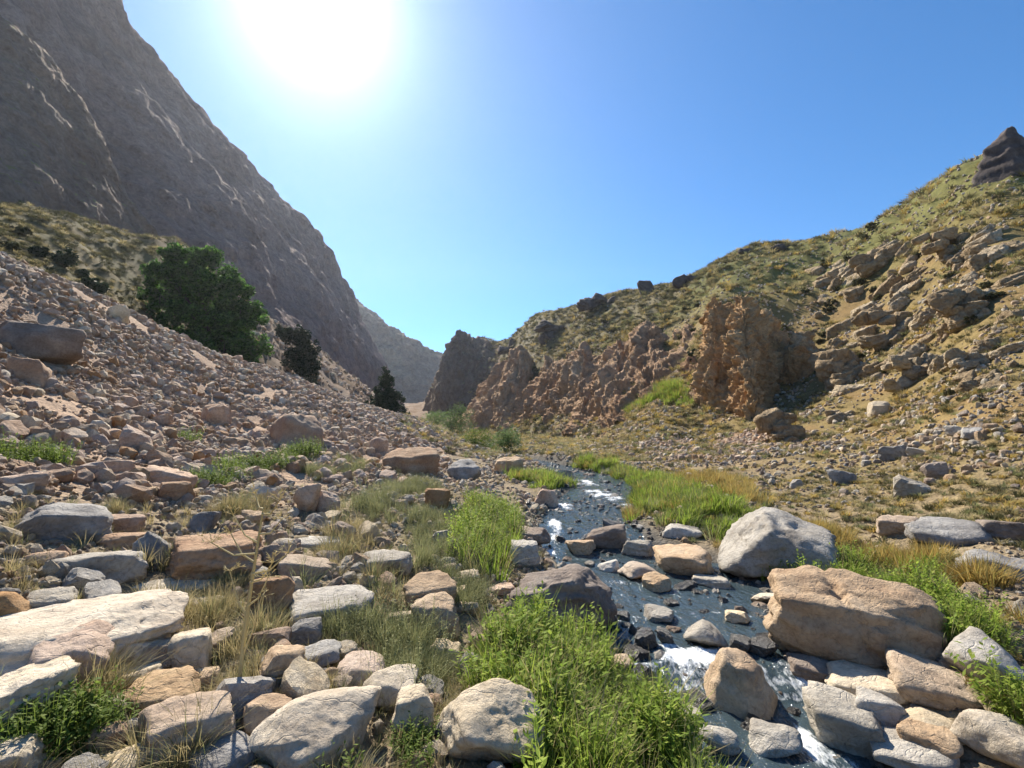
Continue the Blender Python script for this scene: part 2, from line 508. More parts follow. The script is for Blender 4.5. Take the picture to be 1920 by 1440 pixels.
def water_mat():
    s = N('water')
    fo = s.n('VertexColor', layer_name='foam').outputs[0]
    tc = s.n('TexCoord').outputs['Object']
    mp = s.n('Mapping'); mp.inputs['Scale'].default_value = (1.3, .6, 1)
    s.l(tc, mp.inputs[0])
    n1 = s.noise(mp.outputs[0], 7, 4, .55)
    n2 = s.noise(mp.outputs[0], 30, 3, .6)
    nb = s.bump(n1, .9, .07)
    nb = s.bump(n2, .5, .012, nb)
    fr = s.n('Fresnel', i_IOR=1.33); s.l(nb, fr.inputs['Normal'])
    gl = s.n('BsdfGlossy', i_Roughness=.06); gl.inputs['Color'].default_value = (.95, .97, 1, 1)
    s.l(nb, gl.inputs['Normal'])
    tr = s.n('BsdfTransparent'); tr.inputs[0].default_value = (.42, .50, .50, 1)
    df = s.n('BsdfDiffuse'); df.inputs[0].default_value = (.06, .09, .105, 1)
    m0 = s.n('MixShader'); m0.inputs[0].default_value = .62
    s.l(tr.outputs[0], m0.inputs[1]); s.l(df.outputs[0], m0.inputs[2])
    m1 = s.n('MixShader')
    s.l(fr.outputs[0], m1.inputs[0]); s.l(m0.outputs[0], m1.inputs[1]); s.l(gl.outputs[0], m1.inputs[2])
    fd = s.n('BsdfPrincipled', i_Roughness=.35); fd.inputs['Base Color'].default_value = (.82, .86, .88, 1)
    s.l(nb, fd.inputs['Normal'])
    f3 = s.noise(mp.outputs[0], 18, 5, .7)
    ff = s.math('SUBTRACT', s.math('MULTIPLY', fo, 1.3), f3)
    ff = s.ramp(ff, [(.0, (0, 0, 0)), (.35, (1, 1, 1))])
    m2 = s.n('MixShader')
    s.l(ff, m2.inputs[0]); s.l(m1.outputs[0], m2.inputs[1]); s.l(fd.outputs[0], m2.inputs[2])
    s.l(m2.outputs[0], s.out.inputs[0])
    return s.m
M['water'] = water_mat()

# ------------------------------------------------------------------ ground sheet
FANC = hit(1345, 845, False)
def fan_mask(x, y):             # fine debris fan below the ochre cliff
    q = ((x - FANC[0]) / 4.5) ** 2 + ((y - FANC[1] - 1.5) / 6.0) ** 2
    return sstep(1.4, .5, q + .5 * fbm(np.stack([x * .4, y * .4, x * 0], 1), 3))
def build_ground():
    az = np.concatenate([np.linspace(-180, -64, 40)[:-1], np.linspace(-64, 64, 520), np.linspace(64, 180, 40)[1:-1]])
    rr = np.concatenate([[.02, .3, .6], np.geomspace(.9, 300, 330), [330, 370, 420, 480]])
    a, r = np.meshgrid(np.radians(az), rr)
    x, y = (r * np.sin(a)).ravel(), (r * np.cos(a)).ravel()
    z = H(x, y)
    rf = r.ravel()
    z = z * (1 - sstep(260, 420, rf)) + 0 * rf
    nr, na = a.shape
    i = np.arange(nr - 1)[:, None] * na + np.arange(na)[None]
    j = np.arange(nr - 1)[:, None] * na + (np.arange(na)[None] + 1) % na
    f = np.stack([i, j, j + na, i + na], 2).reshape(-1, 4)[:, ::-1]
    me = mesh_from('ground', np.stack([x, y, z], 1), f, M['ground'])
    # what the ground is made of, from place to place
    p = np.stack([x, y, z], 1)
    n = fbm(p * .25, 4)[:, None]
    n2 = fbm(p * .07 + 3, 3)[:, None]
    soil = np.array([.27, .215, .14]); pink = np.array([.42, .30, .21]); olive = np.array([.19, .15, .06]); green = np.array([.12, .15, .035])
    gold = np.array([.33, .225, .095]); gravel = np.array([.20, .19, .17])
    c = np.tile(soil, (len(p), 1))
    right = sstep(4, 14, x)[:, None]
    hill = np.clip(olive * .75 + gold * .25 + 0 * n, 0, 1)
    c = c * (1 - right) + right * (hill * (1 - sstep(-.1, .5, n)) + gold * .75 * sstep(-.1, .5, n))
    farh = (sstep(45, 95, y) * sstep(-30, 0, x + y * .12))[:, None]
    c = c * (1 - farh * .8) + farh * .8 * (np.array([.145, .13, .065]) + .05 * n2)
    hi = (sstep(13, 24, z) * sstep(10, 30, x) * (y < 80))[:, None]
    c = c * (1 - .8 * hi) + .8 * hi * np.array([.14, .15, .04])
    lef = ((y > crest_y(x, y) + .5) & (x < -4))[:, None] * 1.0
    lg = sstep(-.25, .35, n)
    c = c * (1 - lef) + lef * (np.array([.125, .10, .042]) * (1 - lg) + np.array([.19, .135, .07]) * lg)
    brn = (sstep(-.62, -.5, x / np.maximum(y, 1)) * (y > 30))[:, None] * lef
    c = c * (1 - brn) + brn * (np.array([.19, .13, .085]) + .07 * n)
    lg2 = (sstep(-24, -34, x) * (y < 52) * (y > 20))[:, None] * lef
    c = c * (1 - .4 * lg2) + .4 * lg2 * np.array([.085, .09, .03])
    fan = fan_mask(x, y)[:, None]
    c = c * (1 - fan) + fan * np.array([.34, .225, .145])
    sm = scree_mask(x, y)[:, None]
    c = c * (1 - sm) + sm * pink
    xs, hw = stream(y)
    d = np.abs(x - xs) / hw
    sw = (sstep(1.7, 1.0, d) * (y < 60))[:, None]
    c = c * (1 - sw) + sw * gravel * .55
    set_color(me, 'ground', np.clip(c, .01, 1))
    o = link('ground', me)
    tag(o, 'stony valley ground rising from the stream to both hillsides', 'ground', kind='structure')
build_ground()

# ------------------------------------------------------------------ lofted rock masses
def catmull(a, n, axis):
    a = np.moveaxis(a, axis, 0)
    k = len(a)
    t = np.linspace(0, k - 1 - 1e-6, n)
    i = t.astype(int); f = (t - i)
    ex = np.concatenate([[2 * a[0] - a[1]], a, [2 * a[-1] - a[-2]]])
    f = f.reshape((-1,) + (1,) * (a.ndim - 1))
    p0, p1, p2, p3 = ex[i], ex[i + 1], ex[i + 2], ex[np.minimum(i + 3, k + 1)]
    o = .5 * (2 * p1 + (p2 - p0) * f + (2 * p0 - 5 * p1 + 4 * p2 - p3) * f ** 2 + (3 * p1 - p0 - 3 * p2 + p3) * f ** 3)
    return np.moveaxis(o, 0, axis)

def loft(name, cols, ns, nt_, mat, disp, label, kind='structure', cat=None):
    a = np.array(cols)
    g = catmull(catmull(a, ns, 0), nt_, 1)
    ds = np.gradient(g, axis=0); dt = np.gradient(g, axis=1)
    nrm = np.cross(ds, dt)
    nrm /= np.linalg.norm(nrm, axis=2)[:, :, None] + 1e-9
    # face the camera side
    c = g[ns // 2, nt_ // 3]
    if nrm[ns // 2, nt_ // 3] @ (np.array([0, 0, CZ]) - c) < 0:
        nrm = -nrm
    S, T = np.meshgrid(np.linspace(0, 1, ns), np.linspace(0, 1, nt_), indexing='ij')
    v = g.reshape(-1, 3); nn = nrm.reshape(-1, 3)
    d = disp(v, S.ravel(), T.ravel())
    v2 = v + nn * d[:, None]
    i = np.arange(ns - 1)[:, None] * nt_ + np.arange(nt_ - 1)[None]
    f = np.stack([i, i + 1, i + 1 + nt_, i + nt_], 2).reshape(-1, 4)
    e1 = v2[f[:, 1]] - v2[f[:, 0]]; e2 = v2[f[:, 3]] - v2[f[:, 0]]
    if (np.cross(e1, e2) * nn[f[:, 0]]).sum() < 0:
        f = f[:, ::-1]
    me = mesh_from(name, v2, f, mat)
    o = link(name, me)
    tag(o, label, cat, kind=kind)
    return o

def mcol(foot, top, bulge=0.0, back=(40, -30, 110, -140), below=12):
    f, t = P(*foot), P(*top)
    away = np.array([t[0] - f[0], t[1] - f[1], 0]); away /= np.linalg.norm(away) + 1e-9
    up = t - f
    out = np.cross(np.cross(up, [0, 0, 1.0]), up); out /= np.linalg.norm(out) + 1e-9
    if out[2] < 0: out = -out
    L = np.linalg.norm(up)
    m1 = f + up * .33 + out * bulge * L * .8
    m2 = f + up * .68 + out * bulge * L
    return [f - np.array([0, 0, below]) - away * 3, f, m1, m2, t, t + away * back[0] + [0, 0, back[1]], t + away * back[2] + [0, 0, back[3]]]

def mt_disp(amp, sc, flute=0.0):
    def f(p, S, T):
        q = p * sc
        st = p * np.array([1, 1, .35]) * sc * 2.2
        d = amp * (fbm(q * .5, 3) - .26 * (ridged(st, 4) - .75)) + amp * .26 * fbm(q * np.array([6, 6, 4.5]), 4) + amp * .34 * fbm(q * 2.4 + 3, 3) - amp * .12 * (ridged(q * np.array([9, 9, 5.]), 3) - .4)
        if flute:
            d = d - flute * (ridged(np.stack([p[:, 0] * sc * 5, p[:, 1] * sc * 5, p[:, 2] * sc * .6], 1), 3) - .8)
        return d
    return f

A = [((-700, 300, 38), (-420, -1000, 105)), ((-250, 300, 46), (-60, -520, 118)), ((0, 275, 54), (110, -200, 128)), ((150, 430, 60), (228, 0, 140)),
     ((330, 480, 66), (322, 140, 162)), ((450, 590, 72), (452, 292, 190)), ((540, 655, 82), (530, 382, 215)), ((610, 695, 95), (602, 462, 240)),
     ((670, 745, 115), (650, 552, 265)), ((725, 775, 150), (690, 640, 290)), ((770, 780, 200), (735, 730, 310))]
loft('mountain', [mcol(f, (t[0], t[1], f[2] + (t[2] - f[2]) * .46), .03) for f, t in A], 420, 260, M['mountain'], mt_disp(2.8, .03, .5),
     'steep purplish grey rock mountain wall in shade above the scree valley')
A = [((-700, 480, 30), (-500, -300, 76)), ((-300, 450, 36), (-200, -130, 78)), ((-60, 425, 40), (-60, -10, 80)), ((30, 420, 44), (60, 80, 82)),
     ((110, 430, 49), (140, 165, 82)), ((180, 445, 53), (205, 265, 78)), ((240, 462, 58), (262, 385, 74)), ((300, 480, 63), (300, 450, 70))]
loft('mountain_spur', [mcol(f, (t[0], t[1], f[2] + (t[2] - f[2]) * .42), .03, (12, -6, 40, -60)) for f, t in A], 260, 130, M['spur'], mt_disp(1.1, .08, .2),
     'brown rock spur with grassy ledges at the foot of the mountain wall')
A = [((560, 790, 300), (600, 520, 410)), ((640, 785, 300), (655, 548, 425)), ((690, 780, 310), (700, 580, 435)), ((740, 775, 315), (740, 615, 440)),
     ((790, 770, 320), (790, 646, 450)), ((840, 770, 330), (842, 680, 460)), ((900, 780, 340), (930, 730, 470))]
loft('far_mountain', [mcol(f, (t[0], t[1], f[2] + (t[2] - f[2]) * .55), .04, (40, -20, 60, -100)) for f, t in A], 200, 120, M['farmt'], mt_disp(3.5, .025, 1.6),
     'distant hazy mountain ridge closing the gap at the head of the valley')
A = [((790, 780, 205), (832, 730, 215)), ((815, 782, 178), (846, 645, 186)), ((850, 784, 168), (862, 626, 180)), ((900, 775, 163), (892, 634, 182)), ((950, 765, 158), (950, 650, 182)), ((1000, 750, 154), (1010, 655, 178)), ((1050, 730, 150), (1060, 660, 168))]
loft('headland_cliff', [mcol(f, t, .10, (14, -8, 40, -50), 6) for f, t in A], 180, 110, M['head'], mt_disp(1.8, .07, 1.5),
     'rounded dark brown rock headland with vertical face at the valley bend')

def billow(p, octv=3, gain=.5):
    a, q, out = 1.0, 1.0, 0
    for k in range(octv):
        out = out + a * (np.abs(perlin(p * q + 5.7 * k)) * 2 - .45)
        a *= gain; q *= 2.1
    return out

def cliff_disp(amp, sc, flute, clast):
    def f(p, S, T):
        w = p + 1.0 * np.stack([fbm(p * .3, 2), fbm(p * .3 + 7, 2), 0 * S], 1)
        fl = ridged(np.stack([w[:, 0] * sc, w[:, 1] * sc, w[:, 2] * sc * .07], 1), 3, .5) - .35
        d = -flute * fl - flute * .3 * (ridged(np.stack([w[:, 0] * sc * 3.1, w[:, 1] * sc * 3.1, w[:, 2] * sc * .3], 1), 2) - .3) + amp * (fbm(p * sc * 1.4, 3) + .4 * (ridged(p * sc * 4.2, 2) - .3))
        d = d + clast * (.55 * billow(p * .9, 2) + .75 * billow(p * 2.4, 2) - .5 * (ridged(p * 4.5, 2) - .4) + .4 * billow(p * 7.0, 1))
        edge = sstep(0, .03, S) * sstep(1, .97, S) * sstep(1.0, .8, T)
        return d * edge
    return f
def ccol(foot, top, bulge, back=(5, 0.5), below=1.5):
    return mcol(foot, top, bulge, (back[0], back[1], back[0] * 2.4, back[1] - 3.0), below)
# alternating ribs and gullies, tops of uneven height
A = [((838, 815, 96), (872, 775, 100)), ((860, 810, 82), (900, 725, 92)), ((880, 812, 77), (918, 706, 88)), ((900, 815, 72), (946, 672, 84)), ((925, 808, 70), (968, 650, 82)), ((950, 804, 70), (985, 668, 84)), ((965, 800, 71), (995, 712, 83)), ((985, 806, 66), (1012, 690, 78)),
     ((1010, 800, 66), (1025, 672, 79)), ((1035, 794, 67), (1046, 682, 80)), ((1060, 794, 62), (1062, 665, 76)), ((1085, 786, 61), (1088, 650, 76)), ((1105, 780, 62), (1108, 668, 78)), ((1120, 780, 58), (1128, 662, 74)), ((1145, 768, 58), (1158, 635, 76)), ((1170, 756, 59), (1180, 640, 78)),
     ((1190, 752, 56), (1200, 606, 75)), ((1215, 746, 56), (1232, 600, 75)), ((1245, 735, 57), (1255, 622, 76)), ((1270, 726, 55), (1282, 606, 73)), ((1305, 710, 55), (1315, 600, 72)), ((1350, 690, 56), (1360, 600, 68))]
def relay(p):
    old = np.interp(p[0], [838, 900, 1000, 1100, 1200, 1350], [96, 73, 66, 61, 56.5, 55.5])
    new = np.interp(p[0], [838, 870, 900, 935, 985, 1035, 1090, 1145, 1190, 1245, 1300, 1350], [124, 112, 104, 96, 86, 76, 67, 59, 54, 50, 46.5, 44])
    return (p[0], p[1], new - 2.0 + (p[2] - old) * .7)
A = [(relay(f), (t[0], t[1], relay(f)[2] + (t[2] - f[2]) * .9)) for f, t in A]
loft('fluted_cliff', [ccol(f, t, .02) for f, t in A], 520, 150, M['cliff2'], cliff_disp(.5, .20, 1.15, .24),
     'long red brown fluted cliff below the grassy hillside', None, 'cliff')
A = [((1306, 760, 52), (1322, 640, 54)), ((1303, 800, 42), (1316, 590, 47)), ((1304, 818, 38.5), (1318, 572, 44)), ((1326, 822, 36.5), (1340, 558, 42.5)), ((1352, 822, 35.6), (1358, 566, 42)), ((1376, 815, 33.6), (1384, 550, 40.5)), ((1404, 800, 32.4), (1404, 556, 40)), ((1428, 780, 32.6), (1420, 575, 40.5)),
     ((1446, 756, 35.5), (1438, 590, 42.5)), ((1462, 742, 38.5), (1458, 612, 44)), ((1482, 728, 38.5), (1480, 640, 43)), ((1505, 716, 38), (1503, 640, 43)), ((1530, 712, 40), (1528, 660, 45)), ((1560, 704, 44), (1560, 685, 47))]
loft('ochre_cliff', [ccol(f, t, .03, (4, .2)) for f, t in A], 380, 230, M['cliff'], cliff_disp(.35, .34, .9, .24),
     'tall ochre conglomerate buttress standing out from the hillside', None, 'cliff')

# ------------------------------------------------------------------ stream water
FOAM = [(1292, 1236, .34, .22, 1.0), (1320, 1222, .25, .10, .8), (1040, 985, .17, .8, 1.0), (1035, 1010, .25, .4, .85), (1120, 925, .6, 1.2, .75), (1100, 905, .7, 1.4, .7), (1135, 1105, .28, .25, .62),
        (1490, 1270, .16, .35, .62), (1535, 1415, .18, .35, .75), (1180, 950, .4, .8, .55), (1075, 1070, .3, .3, .6), (1600, 1440, .2, .2, .6), (1060, 950, .3, 1.0, .7), (1030, 1035, .3, .35, .75), (1150, 935, .5, .8, .7), (1160, 1095, .5, .2, .55), (1240, 1100, .4, .15, .5), (1200, 1160, .3, .12, .5), (1330, 1150, .3, .1, .45), (1250, 1215, .15, .12, .8)]
def build_water():
    ys = np.concatenate([np.linspace(-20, 1.2, 20)[:-1], np.geomspace(1.2, 34, 520), np.linspace(34, 60, 40)[1:]])
    t = np.linspace(-1.22, 1.22, 90)
    xs, hw = stream(ys)
    X = xs[:, None] + hw[:, None] * t[None]
    Y = np.repeat(ys[:, None], 90, 1)
    Z = np.repeat(zw(ys)[:, None], 90, 1)
    x, y, z = X.ravel(), Y.ravel(), Z.ravel()
    foam = np.zeros(len(x))
    for u, v, rx, ry, k in FOAM:
        c = hit(u, v)
        foam = np.maximum(foam, k * np.exp(-((x - c[0]) / rx) ** 2 - ((y - c[1]) / ry) ** 2))
    slope = np.abs(np.gradient(zw(ys), ys))
    foam = np.maximum(foam, np.repeat(np.clip((slope - .06) * 3, 0, .55)[:, None], 90, 1).ravel())
    p = np.stack([x, y * .7, 0 * x], 1)
    z = z + .010 * fbm(p * 4, 3) + .035 * foam * (1 + fbm(p * 9, 3))
    foam = foam * (.75 + .5 * fbm(p * 3.5 + 4, 3))
    n = 90
    i = np.arange(len(ys) - 1)[:, None] * n + np.arange(n - 1)[None]
    f = np.stack([i, i + 1, i + 1 + n, i + n], 2).reshape(-1, 4)
    me = mesh_from('stream_water', np.stack([x, y, z], 1), f, M['water'])
    set_color(me, 'foam', np.repeat(np.clip(foam, 0, 1)[:, None], 3, 1))
    o = link('stream_water', me)
    tag(o, 'shallow blue grey stream running over stones with white riffles', 'water', kind='structure')
build_water()

# ------------------------------------------------------------------ rocks
_ico = {}
def ico(sub):
    if sub not in _ico:
        import bmesh
        bm = bmesh.new()
        bmesh.ops.create_icosphere(bm, subdivisions=sub, radius=1)
        v = np.array([w.co[:] for w in bm.verts]); f = np.array([[w.index for w in q.verts] for q in bm.faces])
        bm.free()
        _ico[sub] = (v / np.linalg.norm(v, axis=1)[:, None], f)
    return _ico[sub]

def rock_verts(kind, seed, sub, dims, cuts=(), rough=1.0, groove=None):
    rg = np.random.default_rng(seed)
    d, f = ico(sub)
    def rn(n, lo, hi):
        q = rg.normal(size=(n, 3)); q /= np.linalg.norm(q, axis=1)[:, None]
        return q, rg.uniform(lo, hi, n)
    pl, ds = [], []
    ax = np.array([[1, 0, 0], [-1, 0, 0], [0, 1, 0], [0, -1, 0], [0, 0, 1], [0, 0, -1]], float)
    pw = 14
    if kind == 'round':
        a, b = rn(13, .82, 1.0); pw = 16
    elif kind == 'block':
        q = ax + rg.normal(size=(6, 3)) * .2
        q /= np.linalg.norm(q, axis=1)[:, None]
        a2, b2 = rn(9, .85, 1.08)
        a, b = np.concatenate([q, a2]), np.concatenate([rg.uniform(.68, .85, 6), b2]); pw = 60
    elif kind == 'slab':
        q = ax + rg.normal(size=(6, 3)) * .16
        q /= np.linalg.norm(q, axis=1)[:, None]
        a2, b2 = rn(8, .85, 1.05)
        a, b = np.concatenate([q, a2]), np.concatenate([[.9, .9, .85, .85, .6, .6], b2]); pw = 50
    elif kind == 'pyr':
        n = 5
        th = rg.uniform(0, 6.28) + np.arange(n) * 6.28 / n + rg.normal(size=n) * .2
        q = np.stack([np.cos(th), np.sin(th), np.full(n, .52)], 1); q /= np.linalg.norm(q, axis=1)[:, None]
        a = np.concatenate([q, [[0, 0, -1]], rn(4, 0, 1)[0]]); b = np.concatenate([np.full(n, .55), [.6], np.full(4, .95)]); pw = 50
    elif kind == 'wedge':
        q = ax + rg.normal(size=(6, 3)) * .15
        q[4] = [.45, -.1, .9]; q /= np.linalg.norm(q, axis=1)[:, None]
        a2, b2 = rn(8, .85, 1.05)
        a, b = np.concatenate([q, a2]), np.concatenate([[.9, .8, .8, .8, .6, .7], b2]); pw = 50
    else:                               # sharp
        a, b = rn(10, .5, .9); pw = 60
    if cuts:
        c = np.array([k[:3] for k in cuts], float); c /= np.linalg.norm(c, axis=1)[:, None]
        a = np.concatenate([a, c]); b = np.concatenate([b, [k[3] for k in cuts]])
    dot = np.maximum(d @ a.T, 0) / b[None]
    r = (dot ** pw).sum(1) ** (-1 / pw)
    r = np.minimum(r, 1.6)
    v = d * r[:, None]
    lo, hi = v.min(0), v.max(0)
    v = (v - (lo + hi) / 2) / ((hi - lo) / 2)
    off = rg.uniform(0, 90, 3)
    size = np.array(dims) / 2
    nd = v / np.linalg.norm(v, axis=1)[:, None]
    disp = .065 * fbm(v * 1.3 + off, 3) + .04 * (ridged(v * 2.6 + off, 3) - .3) * rough
    if sub >= 4:
        lay = v @ (rg.normal(size=3) * np.array([.4, .4, 1]))
        disp += .03 * rough * np.sin(lay * rg.uniform(6, 11) + 3 * fbm(v * 1.1 + off, 2)) + .03 * rough * (ridged(v * 3.6 + off + 3, 4) - .4) * .6
    if sub >= 5:
        disp += rough * (.018 * fbm(v * 13 + off, 2) - .022 * np.clip(perlin(v * 4.5 + off) - .28, 0, 1))
    if groove:
        gn = np.array(groove[:3]); gn = gn / np.linalg.norm(gn)
        gd = v @ gn - groove[3] + .07 * fbm(v * 3 + off, 2)
        disp += -groove[5] * np.exp(-(gd / groove[4]) ** 2) + .05 * sstep(0, .05, gd)
    v = (v + nd * disp[:, None]) * size
    return v, f

rock_count = [0]
def boulder(u0, v0, u1, v1, mat, kind, label, cuts=(), sub=None, yaw=None, depth=None, group=None, cat='boulder', name='boulder', sink=.22, rough=1.25, groove=None):
    uc = (u0 + u1) / 2
    c = hit(uc, min(v1, 1640))
    if c is None:
        print('MISS', label); return None
    dist = np.linalg.norm(c - np.array([0, 0, CZ]))
    Y = c[1]
    sc = dist / F * (1 / math.sqrt(1 + ((uc - 960) / F) ** 2)) if False else Y / ray(uc, v1)[1] / F
    w = (u1 - u0) * sc
    hp = (v1 - v0) * sc
    th = math.atan2(CZ - c[2], math.hypot(c[0], c[1]))
    d = depth * w if depth else min(1.0 * w, 1.5 * hp + .2 * w) if th > .25 else min(.8 * w, 1.4 * hp + .2 * w)
    s, k = math.sin(max(th, 0)), math.cos(th)
    h = max((hp - .70 * d * s) / k, .46 * hp)
    w *= 1.06
    H_ = h * (1 + sink)
    if kind == 'round': rough *= .5
    seed = int(u0 * 7 + v0 * 13 + u1)
    if sub is None:
        px = max(u1 - u0, v1 - v0)
        sub = 5 if px > 150 else 4 if px > 55 else 3
    v, f = rock_verts(kind, seed, sub, (w, d, H_), cuts, rough, groove)
    view = np.array([c[0], c[1]]) / math.hypot(c[0], c[1])
    off = view * d * .42
    me = mesh_from(name, v, f, M[mat], smooth=sub > 3)
    yaw = -math.atan2(view[0], view[1]) if yaw is None else yaw
    o = link(name, me, None, (c[0] + off[0], c[1] + off[1], c[2] + h - H_ / 2), (0, 0, yaw))
    tag(o, label, cat, group)
    rock_count[0] += 1
    BOXES.append((o.location.x, o.location.y, max(w, d) * .5))
    return o
BOXES = []

